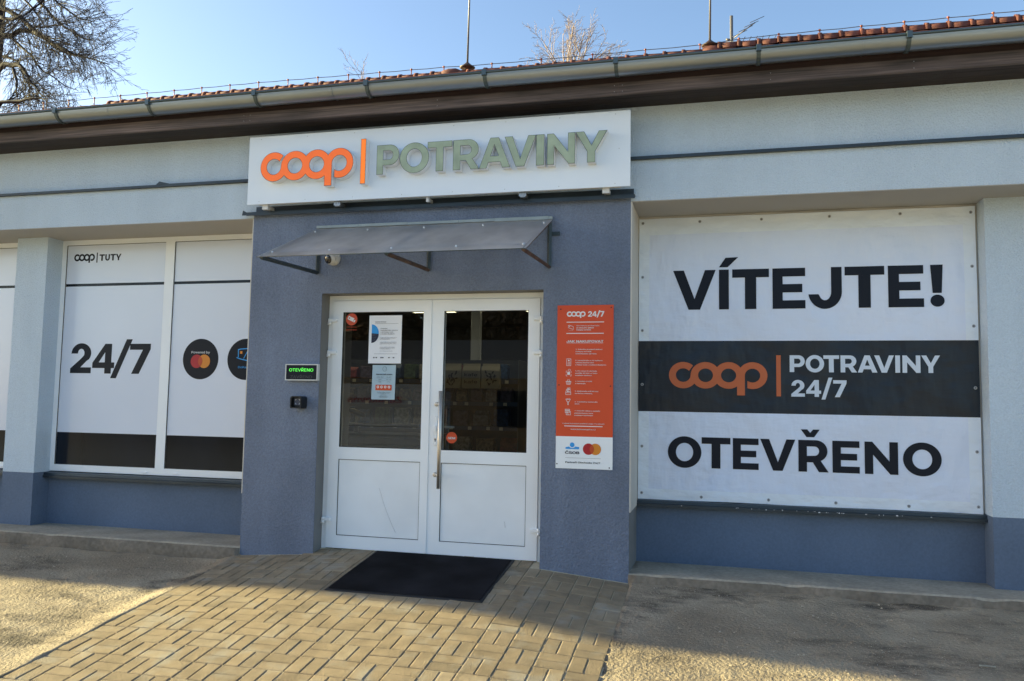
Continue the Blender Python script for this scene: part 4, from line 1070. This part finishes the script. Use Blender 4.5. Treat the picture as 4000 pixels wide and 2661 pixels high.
for x, z in ey:
    bm = B(); lathe(bm, (x, wav(x, z) - .0005, z), (0, -1, 0), [(0, .0125), (.0025, .0115), (.0028, .0065), (.0005, .006)], 16)
    ob = obj('eyelet', bm, M['galv'], BN)
    bm = B(); lathe(bm, (x, wav(x, z) - .0022, z), (0, -1, 0), [(0, .0056), (.0012, .004), (.0013, .001)], 10); obj('screw_head', bm, M['textgrey'], ob)

# ================================================================== ROOF FITTINGS
def rod(x, label):
    t = thing('lightning_rod', label, 'lightning rod', (x, RY, 7.50), 'lightning rods on the ridge')
    bm = B(); lathe(bm, (x, RY, 7.48), (0, 0, 1), [(0, .05), (.06, .04), (.08, .12), (.10, .15), (.13, .10), (.19, .03), (.22, .012)], 18); obj('weather_cone', bm, M['rodcone'], t)
    bm = B(); tube(bm, [(x, RY, 7.66), (x + .015, RY, 9.2), (x + .03, RY, 12.5)], [.020, .016, .012], 8); obj('rod', bm, M['rod'], t)
rod(-4.637, 'tall thin lightning rod with brown cone foot above the sign board'); rod(-.180, 'tall thin lightning rod with brown cone foot left of the roof aerial')
bm = B(); wire = thing('lightning_cable', 'thin metal cable held on small clips along the whole roof ridge', 'cable', (-3, RY, 7.6))
def wz(x):
    P_ = [(-20, 7.60), (-12.6, 7.645), (-9.1, 7.655), (-4.75, 7.62), (-4.5, 7.60), (-.3, 7.60), (.5, 7.655), (4.7, 7.685), (9, 7.69)]
    for (a, za), (b_, zb) in zip(P_[:-1], P_[1:]):
        if a <= x <= b_: return za + (zb - za) * (x - a) / (b_ - a)
    return 7.65
clips = []
x = -18.3
while x < 8.4: clips.append(x); x += .66 if x < -5.4 or x > -.4 else .95
pts = []
for a, b_ in zip(clips[:-1], clips[1:]):
    for t in (0, .5): pts.append((a + (b_ - a) * t, RY - .02, wz(a + (b_ - a) * t) - (.008 if t else 0)))
tube(bm, pts, .0065, 6); obj('cable', bm, M['rod'], wire)
for x in clips:
    bm = B(); tube(bm, [(x, RY - .02, 7.50), (x + .004, RY - .02, wz(x) + .005)], .011, 6); lathe(bm, (x, RY - .02, wz(x) - .012), (0, 0, 1), [(0, .012), (.010, .022), (.026, .022), (.036, .008)], 10)
    obj('clip', bm, M['copper'], wire)
AN = thing('roof_aerial', 'small television aerial on a short mast at the roof ridge', 'aerial', (.20, 8.9, 7.2))
bm = B(); tube(bm, [(.2, 8.9, 6.9), (.2, 8.9, 8.56)], .030, 8); obj('mast', bm, M['rod'], AN)
bm = B()
tube(bm, [(.10, 8.9, 8.06), (.95, 8.55, 7.86)], .012, 6); tube(bm, [(.20, 8.9, 8.10), (.62, 8.7, 8.30)], .010, 6)
for k in range(8):
    t = k / 7; c0 = Vector((.18 + .75 * t, 8.87 - .32 * t, 8.04 - .17 * t)); tube(bm, [c0 + Vector((-.05, -.12, -.14)), c0 + Vector((.05, .12, .14))], .007, 5)
for k in range(4):
    c0 = Vector((.32 + k * .10, 8.85 - k * .05, 8.16 + k * .055)); tube(bm, [c0 + Vector((-.10, -.1, -.07)), c0 + Vector((.16, .1, .12))], .006, 5)
tube(bm, [(.10, 8.9, 8.12), (.18, 8.9, 8.10)], .02, 6)
obj('antenna_elements', bm, M['rod'], AN)

# ================================================================== TREES
def grow(bm, p, d, length, r, gen, rn, droop, seg=5, spread=38, kids=7, sides=3, flat=.6, minr=.0035):
    pts = [p.copy()]; d = d.normalized(); q = p.copy(); step = length / seg
    dirs = []
    for i in range(seg):
        d = (d + Vector((rn.gauss(0, .085), rn.gauss(0, .085) * flat, rn.gauss(0, .085))) + Vector((0, 0, -droop * (i / seg)))).normalized()
        q = q + d * step; pts.append(q.copy()); dirs.append(d.copy())
    rs = [max(minr, r * (1 - .65 * i / seg)) for i in range(seg + 1)]
    tube(bm, pts, rs, sides, False)
    if gen <= 0: return
    for k in range(kids):
        t = (k + rn.random()) / kids * .88 + .1; i = min(seg - 1, int(t * seg)); f = t * seg - i
        b = pts[i].lerp(pts[i + 1], f); a = radians(rn.uniform(spread * .55, spread * 1.35)) * (1 if rn.random() < .5 else -1)
        az = rn.uniform(0, 2 * pi); ax = dirs[i].cross(Vector((cos(az), sin(az) * flat + .001, sin(az)))).normalized()
        nd = Matrix.Rotation(a, 3, ax) @ dirs[i]
        grow(bm, b, nd, length * rn.uniform(.32, .62) * (1 - .25 * t), rs[i] * .55, gen - 1, rn, droop * .6 + .02, max(3, seg - 1), spread, max(3, kids - 2), 3, flat, minr)
def big_tree():
    rn = random.Random(11)
    T = thing('tree', 'large bare tree with drooping dark branches behind the left end of the roof', 'tree', (-20.7, 12.4, -.1))
    bm = B(); tube(bm, [(-20.9, 12.4, -.4), (-20.85, 12.4, 4), (-20.75, 12.3, 8.5), (-20.6, 12.2, 10.5), (-20.40, 12.1, 11.8), (-20.28, 12, 12.7), (-20.25, 12, 13.6), (-20.1, 12, 16)], [.40, .34, .26, .20, .17, .14, .12, .08], 12)
    obj('trunk', bm, M['bark'], T)
    limbs = [([(-20.27, 12.45), (-19.95, 12.37), (-19.29, 11.95), (-18.64, 11.45), (-17.85, 10.92), (-17.08, 10.59), (-16.34, 10.27), (-15.75, 10.08)], .085),
     ([(-20.3, 11.2), (-20.18, 11.38), (-19.83, 11.5), (-19.16, 11.52), (-18.64, 11.4), (-18.01, 11.04), (-17.49, 10.69), (-16.88, 10.47), (-16.3, 10.35)], .10),
     ([(-20.35, 10.3), (-20.11, 10.54), (-19.71, 10.64), (-19.18, 10.55), (-18.81, 10.3), (-18.53, 9.93), (-18.2, 9.65), (-17.84, 9.37)], .10),
     ([(-19.5, 13.1), (-18.99, 12.66), (-18.55, 12.26), (-18.17, 11.92), (-17.54, 11.42), (-16.92, 11.06), (-16.32, 10.8)], .06),
     ([(-18.4, 13.0), (-18.58, 12.57), (-18.8, 12.2), (-19.18, 11.85), (-19.32, 11.58)], .04),
     ([(-20.4, 11.6), (-20.21, 11.65), (-19.67, 11.46), (-19.12, 11.06), (-18.59, 10.71), (-18.31, 10.34), (-17.78, 10.04), (-17.22, 9.65), (-16.61, 9.4)], .055),
     ([(-18.9, 12.9), (-18.32, 12.54), (-17.94, 12.2), (-17.37, 11.79), (-16.76, 11.51), (-16.3, 11.3)], .04),
     ([(-20.4, 9.2), (-20.02, 9.38), (-19.72, 9.49), (-19.0, 9.49), (-18.24, 9.42), (-17.83, 9.3)], .08),
     ([(-19.65, 10.59), (-19.41, 10.18), (-19.23, 9.77), (-19.11, 9.45)], .045),
     ([(-18.6, 12.9), (-17.81, 12.6), (-17.2, 12.45), (-16.61, 12.14)], .035),
     ([(-20.25, 12.18), (-19.92, 12.06), (-19.35, 11.98), (-18.86, 11.69), (-18.22, 11.19), (-17.61, 11.0), (-17.0, 10.73)], .06),
     ([(-20.2, 13.4), (-19.4, 13.5), (-18.4, 13.2), (-17.4, 12.9), (-16.9, 12.7)], .06),
     ([(-20.3, 11.0), (-19.9, 10.95), (-19.3, 10.7), (-18.9, 10.0), (-18.4, 9.9), (-17.6, 9.35)], .045),
     ([(-20.3, 12.8), (-19.8, 12.9), (-19.0, 12.3), (-18.3, 11.6), (-17.6, 11.45), (-16.7, 10.95)], .045)]
    br = B(); tw = B()
    for n, (L_, r) in enumerate(limbs):
        yo = 12 + (0 if n == 0 else rn.uniform(-1.2, 1.2)); P = []
        k = len(L_)
        for i, (x, z) in enumerate(L_):
            sc = (6.3 + yo) / 18.3   # keep the limb's own depth consistent
            P.append(Vector((x * sc, yo - .1 * i, 1.245 + (z - 1.245) * sc)))
        P2 = []
        for a, b in zip(P[:-1], P[1:]):
            for t in (0, .5): P2.append(a.lerp(b, t) + Vector((rn.gauss(0, .02), rn.gauss(0, .03), rn.gauss(0, .02))))
        P2.append(P[-1]); m_ = len(P2)
        rs = [max(.008, r * (1 - .85 * i / (m_ - 1))) for i in range(m_)]
        tube(br, P2, rs, 7, False)
        for i in range(m_ - 1):
            d = (P2[i + 1] - P2[i]).normalized()
            for q in range(3 if i > 3 else 2):
                a = radians(rn.uniform(10, 48)) * rn.choice((-1, 1)); ax = Vector((rn.gauss(0, .5), 1, rn.gauss(0, .4))).normalized()
                nd = Matrix.Rotation(a, 3, ax) @ d
                b = P2[i].lerp(P2[i + 1], rn.random())
                grow(tw, b, nd, rn.uniform(.6, 1.7) * (1.1 - .3 * i / m_), min(.014, rs[i] * .45), 2, rn, .12, 6, 24, 4, 3, .7, .0042)
    obj('limbs', br, M['bark'], T); obj('twigs', tw, M['bark'], T)
    # a few withered leaf clusters
    bm = B()
    for c, n in (((-18.52, 11.0), 14), ((-18.30, 10.95), 12), ((-17.1, 11.95), 8), ((-17.4, 11.3), 6)):
        for _ in range(n):
            p = Vector((c[0] + rn.gauss(0, .10), 11.8 + rn.gauss(0, .15), c[1] + rn.gauss(0, .10))); u = Vector((rn.gauss(0, 1), rn.gauss(0, 1), rn.gauss(0, 1))).normalized() * .04; v = u.cross(Vector((rn.gauss(0, 1), rn.gauss(0, 1), rn.gauss(0, 1)))).normalized() * .03
            bm.faces.new([bm.verts.new(q) for q in (p - u, p - v, p + u, p + v)])
    obj('withered_leaves', bm, M['p_tan'], T)
NORC |= {'trunk', 'limbs', 'twigs', 'crown'}
big_tree()
def far_tree(x, y, ztop, wid, label, seed, zb=-.1, n=19):
    rn = random.Random(seed)
    T = thing('tree', label, 'tree', (x, y, zb), 'bare trees showing above the ridge')
    bm = B(); zc = ztop - 3.2
    tube(bm, [(x, y, -.4), (x + .1, y, zc * .5), (x, y, zc), (x, y, zc + .6)], [.26, .2, .12, .08], 8, False); obj('trunk', bm, M['barkpale'], T)
    tw = B()
    for k in range(n):
        a = radians(-74 + 148 * (k + .5) / n + rn.gauss(0, 7)); L_ = (2.5 + rn.uniform(-.4, .3)) * (1 - .22 * abs(a))
        grow(tw, Vector((x + rn.gauss(0, .05), y, zc + rn.uniform(0, .4))), Vector((sin(a) * wid, rn.gauss(0, .3), cos(a))), L_ * .92, .036, 3, rn, -.03, 6, 36, 7, 3, .8, .0045)
    obj('crown', tw, M['barkpale'], T)
far_tree(-4.95, 20, 14.85, 1.15, 'pale bare tree crown rising above the roof right of the first lightning rod', 5)
far_tree(-12.55, 20, 13.7, 1.2, 'small pale bare treetop showing above the roof left of the first lightning rod', 8, n=7)
far_tree(-7.55, 21, 13.30, .5, 'tiny pale bare treetop just right of the first lightning rod', 12, n=5)

# ================================================================== INSIDE THE SHOP
RM = bld
bm = B()
box(bm, -8.2, 2.2, 9.0, 9.1, -.01, 2.80); box(bm, -8.3, -8.2, .9, 9.0, -.01, 2.80); box(bm, 2.2, 2.3, .9, 9.0, -.01, 2.80); box(bm, -8.3, 2.3, .6, 9.1, 2.76, 2.80)
obj('inner_wall', bm, M['intwall'], bld)
bm = B(); box(bm, -8.3, 2.3, .62, 9.1, -.05, -.005); box(bm, OX0, OX1, .30, .6195, -.05, -.006); obj('inner_floor', bm, M['intfloor'], bld)
for i, x in enumerate((-4.95, -3.02, -1.1, -6.9)):
    for j, y in enumerate((5.75, 2.6)):
        t = thing('ceiling_light', f'lit ceiling panel, {("behind the meeting door stiles", "top right of right door glass", "hidden right of doorway", "far left of shop ceiling")[i]}, {("rear", "front")[j]} row', 'ceiling light', (x, y, 2.74), 'ceiling lights inside the shop')
        bm = B(); box(bm, x, x + .74, y, y + .62, 2.742, 2.756); obj('diffuser', bm, M['lamp'], t)
        bm = B(); box(bm, x - .012, x - .001, y - .01, y + .63, 2.735, 2.759); box(bm, x + .741, x + .752, y - .01, y + .63, 2.735, 2.759); obj('frame', bm, M['alu'], t)
cl = thing('support_column', 'pale square column standing inside the shop behind the right door glass', 'column', (-3.46, 5.0, 0)); bm = B(); bbox(bm, -3.53, -3.40, 4.95, 5.08, 0, 2.76, .01); obj('column_shaft', bm, M['filmwhite'], cl)
def shelf_unit(x0, x1, y0, y1, zs, label, alongx=True, zt=1.80):
    t = thing('store_shelf', label, 'shelf', ((x0 + x1) / 2, y0, 0), 'store shelves seen through the doors')
    bm = B()
    if alongx: box(bm, x0, x1, y1 - .02, y1, 0, zt)
    else: box(bm, x1 - .02, x1, y0, y1, 0, zt)
    obj('back_panel', bm, M['shelf'], t)
    for z in zs:
        bm = B(); box(bm, x0 + .01, x1 - .025, y0, y1 - .025, z - .025, z); obj('shelf_board', bm, M['shelf'], t)
        bm = B()
        if alongx: box(bm, x0 + .01, x1 - .025, y0 - .012, y0 - .001, z - .055, z - .005)
        else: box(bm, x0 - .012, x0 - .001, y0, y1, z - .055, z - .005)
        rl = obj('price_rail', bm, M['rail'], t)
        bm = B(); L0, L1 = (x0, x1) if alongx else (y0, y1); v = L0 + .1
        while v < L1 - .1:
            if alongx: box(bm, v, v + .045, y0 - .015, y0 - .0125, z - .05, z - .012)
            else: box(bm, x0 - .015, x0 - .0125, v, v + .045, z - .05, z - .012)
            v += rnd.uniform(.14, .34)
        obj('price_tags', bm, M['tag'], rl)
    bm = B()
    if alongx: box(bm, x0, x0 + .008, y0, y1 - .022, 0, zt - .02); box(bm, x1 - .022, x1 - .010, y0, y1 - .022, 0, zt - .02)
    else: box(bm, x0, x1 - .025, y0 - .012, y0 - .003, 0, zt - .02)
    obj('side_panel', bm, M['mesh'], t)
    return t
shelf_unit(-5.3, -2.35, 3.2, 3.62, (.25, .62, .98, 1.275, 1.545), 'long dark store shelf facing the doors with coffee and packets')
shelf_unit(-2.05, -1.6, 2.5, 4.6, (.3, .65, 1.0, 1.3, 1.6), 'dark store shelf seen end on behind the right edge of the glass', False, 1.85)
def product(name, cat, label, x, y, z, w_, h_, d_, m_, group, style):
    t = thing(name, label, cat, (x, y, z), group)
    bm = B()
    if style == 'bag':
        A_ = []
        for zz, ww, dd in ((0, 1, 1), (.12, 1.02, 1.05), (.72, .98, .85), (.9, .96, .30), (1, .96, .12)):
            A_.append([bm.verts.new((x + sx * w_ / 2 * ww, y + sy * d_ / 2 * dd, z + zz * h_)) for sx, sy in ((-1, -1), (1, -1), (1, 1), (-1, 1))])
        for i in range(4):
            for k in range(4): bm.faces.new((A_[i][k], A_[i][(k + 1) % 4], A_[i + 1][(k + 1) % 4], A_[i + 1][k]))
        bm.faces.new(A_[0]); bm.faces.new(A_[-1]); obj('pouch', bm, m_, t)
    else:
        bbox(bm, x - w_ / 2, x + w_ / 2, y - d_ / 2, y + d_ / 2, z, z + h_, .003); obj('carton', bm, m_, t)
    return t, y - d_ / 2 - .004
x = -3.50; k = 0
words = [('filtr', 'filtr'), None, ('kafe', 'kafe'), None]
ords = ('first', 'second', 'third', 'fourth')
for i in range(4):
    t, yf = product('coffee_bag', 'coffee bag', f'large pale kraft coffee bag, {ords[i]} from the left on the top shelf', -3.42 + i * .245, 3.12, 1.43, .225, .30, .08, M['kraft'], 'coffee bags on the top shelf', 'bag')
    bm = B(); xx = -3.42 + i * .245
    if words[i]:
        text(bm, words[i][0], xx, 1.575, .055, yf - .002, width=.16, align='C', bold=.02); text(bm, words[i][1], xx, 1.49, .055, yf - .002, width=.16, align='C', bold=.02)
    else:
        rr = random.Random(i)
        for _ in range(16):
            a = rr.uniform(0, 360); cx, cz = xx + rr.uniform(-.05, .05), 1.545 + rr.uniform(-.055, .07)
            poly(bm, rotp([(0, 0), (.03, .012), (.055, 0), (.03, -.010)], cx, cz, a), [], yf - .001 - .0003 * _, 0)
    obj('lettering', bm, M['gasket'], t)
pm = ['p_blue', 'p_purple', 'p_tan', 'p_green', 'p_grey', 'p_red', 'p_cream']
colname = {'p_blue': 'blue', 'p_purple': 'purple', 'p_tan': 'tan', 'p_green': 'green', 'p_grey': 'grey', 'p_red': 'red', 'p_cream': 'cream'}
nth = ['first', 'second', 'third', 'fourth', 'fifth', 'sixth', 'seventh', 'eighth', 'ninth', 'tenth', 'eleventh', 'twelfth', 'thirteenth', 'fourteenth', 'fifteenth', 'sixteenth', 'seventeenth', 'eighteenth']
for z, row, h_, step in ((1.545, 'top', .17, .20), (1.275, 'second', .17, .19), (.98, 'third', .20, .26), (.62, 'fourth', .22, .3)):
    x = -5.2; k = 0
    while x < -2.45:
        c_ = pm[(k * 3 + len(row)) % 7] if row != 'second' else ('p_purple', 'p_grey', 'p_purple', 'p_tan')[k % 4]
        sty = 'bag' if row == 'second' or k % 3 == 0 else 'box'
        product('product_packet' if sty == 'bag' else 'product_box', 'packet' if sty == 'bag' else 'box', f'{colname[c_]} {"packet" if sty == "bag" else "box"}, {nth[min(k, 17)]} from the left on {row} board of the long shelf', x, 3.34, z, step * .72, h_ * rnd.uniform(.85, 1.1), .12, M[c_], 'goods on the long store shelf', sty)
        x += step; k += 1
for z, row in ((1.6, 'top'), (1.3, 'second'), (1.0, 'third')):
    for k in range(6):
        c_ = 'p_blue' if row == 'top' else pm[(k + len(row)) % 7]
        product('product_box', 'box', f'{colname[c_]} box, {nth[k]} from the front on {row} board of end-on shelf', -1.93, 2.62 + k * .33, z, .14, .2, .2, M[c_], 'goods on the end-on store shelf', 'box')
# checkout
ck = thing('checkout_counter', 'dark checkout counter with rail seen low behind the left door glass', 'counter', (-4.2, 2.1, 0))
bm = B(); bbox(bm, -4.7, -3.05, 1.95, 2.5, 0, .86, .01); obj('cabinet', bm, M['shelf'], ck)
bm = B(); bbox(bm, -4.75, -3.0, 1.9, 2.55, .862, .90, .006); obj('worktop', bm, M['black'], ck)
bm = B(); tube(bm, [(-4.62, 1.8, .2), (-4.60, 1.8, .92), (-4.5, 1.8, 1.0), (-3.1, 1.8, 1.0)], .02, 8); tube(bm, [(-4.6, 1.8, .78), (-3.1, 1.8, .78)], .012, 8); obj('guard_rail', bm, M['black'], ck)
bs = thing('barcode_scanner', 'black handheld barcode scanner on a stand on the checkout counter', 'scanner', (-3.95, 2.1, .9))
bm = B(); tube(bm, [(-3.95, 2.1, .905), (-3.95, 2.1, 1.08)], [.03, .014], 10); obj('stand', bm, M['black'], bs)
bm = B(); tube(bm, [(-4.05, 2.08, 1.15), (-3.98, 2.08, 1.14), (-3.86, 2.06, 1.10), (-3.82, 2.05, 1.085)], [.025, .034, .024, .012], 10); obj('reader_head', bm, M['black'], bs)

# ================================================================== ACROSS THE STREET (seen in the glass)
pk = thing('parcel_locker', 'grey parcel locker bank with red lettering reflected in the left door glass', 'parcel locker', (-6.95, -9.2, -.55))
zg = gz(-7, -9)
bm = B(); box(bm, -8.1, -5.75, -9.7, -9.0, zg, 1.62); obj('cabinet', bm, M['alu'], pk)
for i in range(5):
    for j in range(8):
        bm = B(); bbox(bm, -8.05 + i * .455, -8.05 + i * .455 + .44, -9.0, -8.985, zg + .08 + j * .185, zg + .08 + j * .185 + .172, .004); obj('locker_door', bm, M['pvcgrey'], pk)
bm = B()
t_ = B(); text(t_, 'Zásilkovna', 0, 1.24, .17, 0, width=1.2, align='C', bold=.02)
for v in t_.verts: v.co.x, v.co.y = -6.93 - v.co.x, -8.975 - v.co.y
merge(bm, t_)
obj('printed_text', bm, M['mred'], pk)
nb = thing('neighbour_building', 'low brown building across the street with a dark roof, reflected in the door glass', 'building', (-12, -26, -.7))
bm = B(); box(bm, -30, 2, -33, -26, -1.2, 2.4); obj('wall', bm, M['p_tan'], nb)
bm = B(); vs = [bm.verts.new(v) for v in ((-31, -25.4, 2.3), (3, -25.4, 2.3), (3, -29.5, 4.2), (-31, -29.5, 4.2), (-31, -33.6, 2.3), (3, -33.6, 2.3))]
bm.faces.new(vs[:4]); bm.faces.new((vs[3], vs[2], vs[5], vs[4])); obj('roof', bm, M['shelf'], nb)
for i in range(6):
    bm = B(); x = -29 + i * 5; box(bm, x, x + 1.6, -25.99, -25.95, .3, 1.8); obj('window', bm, M['filmblack'], nb)
def bush(x, y, h, w_, label, seed):
    rn = random.Random(seed); T = thing('tree', label, 'tree', (x, y, -.9), 'trees across the street')
    bm = B(); tube(bm, [(x, y, -1), (x, y, h * .5)], [.3, .12], 7, False); obj('trunk', bm, M['bark'], T)
    bm = B()
    for _ in range(6500):
        u = Vector((rn.gauss(0, 1), rn.gauss(0, 1), rn.gauss(0, 1))).normalized() * rn.uniform(.35, 1) ** .6
        p = Vector((x + u.x * w_ * (1 + .3 * sin(u.z * 5 + seed)), y + u.y * w_ * .7, h * .56 + u.z * h * .44))
        a = Vector((rn.gauss(0, 1), rn.gauss(0, 1), rn.gauss(0, 1))).normalized() * .26; b = a.cross(Vector((rn.gauss(0, 1), rn.gauss(0, 1), rn.gauss(0, 1)))).normalized() * .13
        bm.faces.new([bm.verts.new(q) for q in (p - a, p - b, p + a, p + b)])
    obj('crown', bm, M['grain'], T)
wh = ['at the far left', 'second from the left', 'third from the left', 'third from the right', 'second from the right', 'at the far right']
for i in range(6): bush(-27 + i * 4.6, -36 + (i % 3) * 1.5, 6.6 + (i * 37 % 5) * .5, 3.2, 'brown leafed tree behind the low building, ' + wh[i], 40 + i)

# unseen slab added beyond the left end of the frame: its uneven roof edge draws the shadow line on the forecourt
an = thing('shadow_slab', 'unseen flat slab added to cast shade, beyond the left end of the shop front', 'shadow_slab', (-18, -.3, -.3))
bm = B(); F_ = [(-27, .0), (-27, -.10), (-24, -.16), (-21.8, -.27), (-19.9, -.49), (-18.7, -.50), (-17.9, -.60), (-17.1, -.67), (-16.5, -.84), (-15.6, -.88), (-14.9, -1.0), (-13.6, -1.2), (-13.6, .0)]
lo = [bm.verts.new((x, y, 3.74)) for x, y in F_]; hi = [bm.verts.new((x, y, 3.80)) for x, y in F_]
bm.faces.new(lo); bm.faces.new(hi)
for i in range(len(F_)): k = (i + 1) % len(F_); bm.faces.new((lo[i], lo[k], hi[k], hi[i]))
obj('shadow_edge_slab', bm, M['wood'], an)
for x in (-26, -14):
    bm = B(); box(bm, x, x + .08, -.12, -.04, -.4, 3.738); obj('post', bm, M['wood'], an)

# pale concrete road behind the camera (added to light the shaded front, seen in the glass)
bm = B()
for x0_, x1_ in ((-80, 60),):
    f = bm.faces.new([bm.verts.new(v) for v in ((x0_, -19, gz(0, -18) + .03), (x1_, -19, gz(0, -18) + .03), (x1_, -7.6, gz(0, -7.6) + .03), (x0_, -7.6, gz(0, -7.6) + .03))])
NORC.add('bounce_road'); M['bounce_road'] = mat('bounce_road_concrete', (.44, .45, .46), .9, noise=[(1, .1, 5, U)]); tag(obj('bounce_road', bm, M['bounce_road']), kind='structure')
# grit and leaf crumbs lying on the asphalt
M['grit'] = mat('grit_stone', (.40, .34, .26), .9, noise=[(60, .6, 2, U)])
bm = B()
for _ in range(2600):
    side_ = rnd.random() < .5
    x = rnd.uniform(-7.5, -4.05) if side_ else rnd.uniform(-.62, 3.2)
    y = -abs(rnd.gauss(0, .9)) - .06 if rnd.random() < .6 else rnd.uniform(-2.6, -.1)
    r_ = rnd.choice((.002, .003, .003, .004, .006)); z = gz(x, y) + .006
    V = [bm.verts.new((x + rnd.gauss(0, r_), y + rnd.gauss(0, r_), z + r_ * q)) for q in (0, .1, -.1, 1.4)]
    for f in ((0, 1, 2), (0, 3, 1), (1, 3, 2), (2, 3, 0)): bm.faces.new([V[i] for i in f])
tag(obj('grit', bm, M['grit'], None, (-2, -1, -.2)), 'fine grit and crumbs scattered on the worn asphalt', 'grit', kind='stuff')
# small litter on the asphalt
for x, y, s_, lb in ((1.42, -1.02, .085, 'pale wood splinter lying on the shaded asphalt at the right'),):
    bm = B(); z = gz(x, y) + .012; bbox(bm, x, x + s_, y, y + .009, z - .003, z + .004, .001)
    o = obj('wood_splinter', bm, M['p_cream'], None, (x, y, z)); tag(o, lb, 'splinter')

# ================================================================== LIGHT, SKY, CAMERA
EL = 14.0; PHI = math.degrees(math.asin(math.tan(radians(EL)) / 12.0))
sd = Vector((-cos(radians(EL)) * cos(radians(PHI)), cos(radians(EL)) * sin(radians(PHI)), sin(radians(EL))))
sl = bpy.data.lights.new('sun', 'SUN'); sl.energy = 2.75; sl.angle = radians(.53); sl.color = (1, .89, .47)
so = bpy.data.objects.new('sun', sl); C.objects.link(so); so.rotation_euler = sd.to_track_quat('Z', 'Y').to_euler()
w = bpy.data.worlds.new('World'); bpy.context.scene.world = w; w.use_nodes = True
nt = w.node_tree; bg = nt.nodes['Background']; sk = nt.nodes.new('ShaderNodeTexSky'); sk.sky_type = 'NISHITA'; sk.sun_disc = False
sk.sun_elevation = radians(EL); sk.sun_rotation = math.atan2(sd.x, sd.y); sk.altitude = 400; sk.air_density = 1.0; sk.dust_density = 2.0; sk.ozone_density = 2.0
nt.links.new(sk.outputs[0], bg.inputs[0]); bg.inputs[1].default_value = .052

yaw, pitch, roll, F = radians(14.49670078), radians(4.49877219), radians(1.00263299), 3172.3
cy, sy, cp, sp, cr, sr = cos(yaw), sin(yaw), cos(pitch), sin(pitch), cos(roll), sin(roll)
Rm = Matrix(((cy, -sy, 0), (sy, cy, 0), (0, 0, 1))) @ Matrix(((1, 0, 0), (0, cp, -sp), (0, sp, cp)))
rt = Rm @ Vector((1, 0, 0)); fw = Rm @ Vector((0, 1, 0)); up = Rm @ Vector((0, 0, 1))
rt, up = cr * rt + sr * up, -sr * rt + cr * up
cam = bpy.data.cameras.new('camera'); cam.sensor_width = 36; cam.lens = 36 * F / 4000; cam.clip_end = 2000; cam.clip_start = .05
co = bpy.data.objects.new('camera', cam); C.objects.link(co)
co.matrix_world = Matrix(((rt.x, up.x, -fw.x, 0), (rt.y, up.y, -fw.y, -6.3), (rt.z, up.z, -fw.z, 1.245), (0, 0, 0, 1)))
sc = bpy.context.scene; sc.camera = co
sc.view_settings.view_transform = 'Standard'; sc.view_settings.look = 'None'; sc.view_settings.exposure = 2.7; sc.view_settings.gamma = 1
sc.render.engine = 'CYCLES'; sc.cycles.max_bounces = 8; sc.cycles.transparent_max_bounces = 12
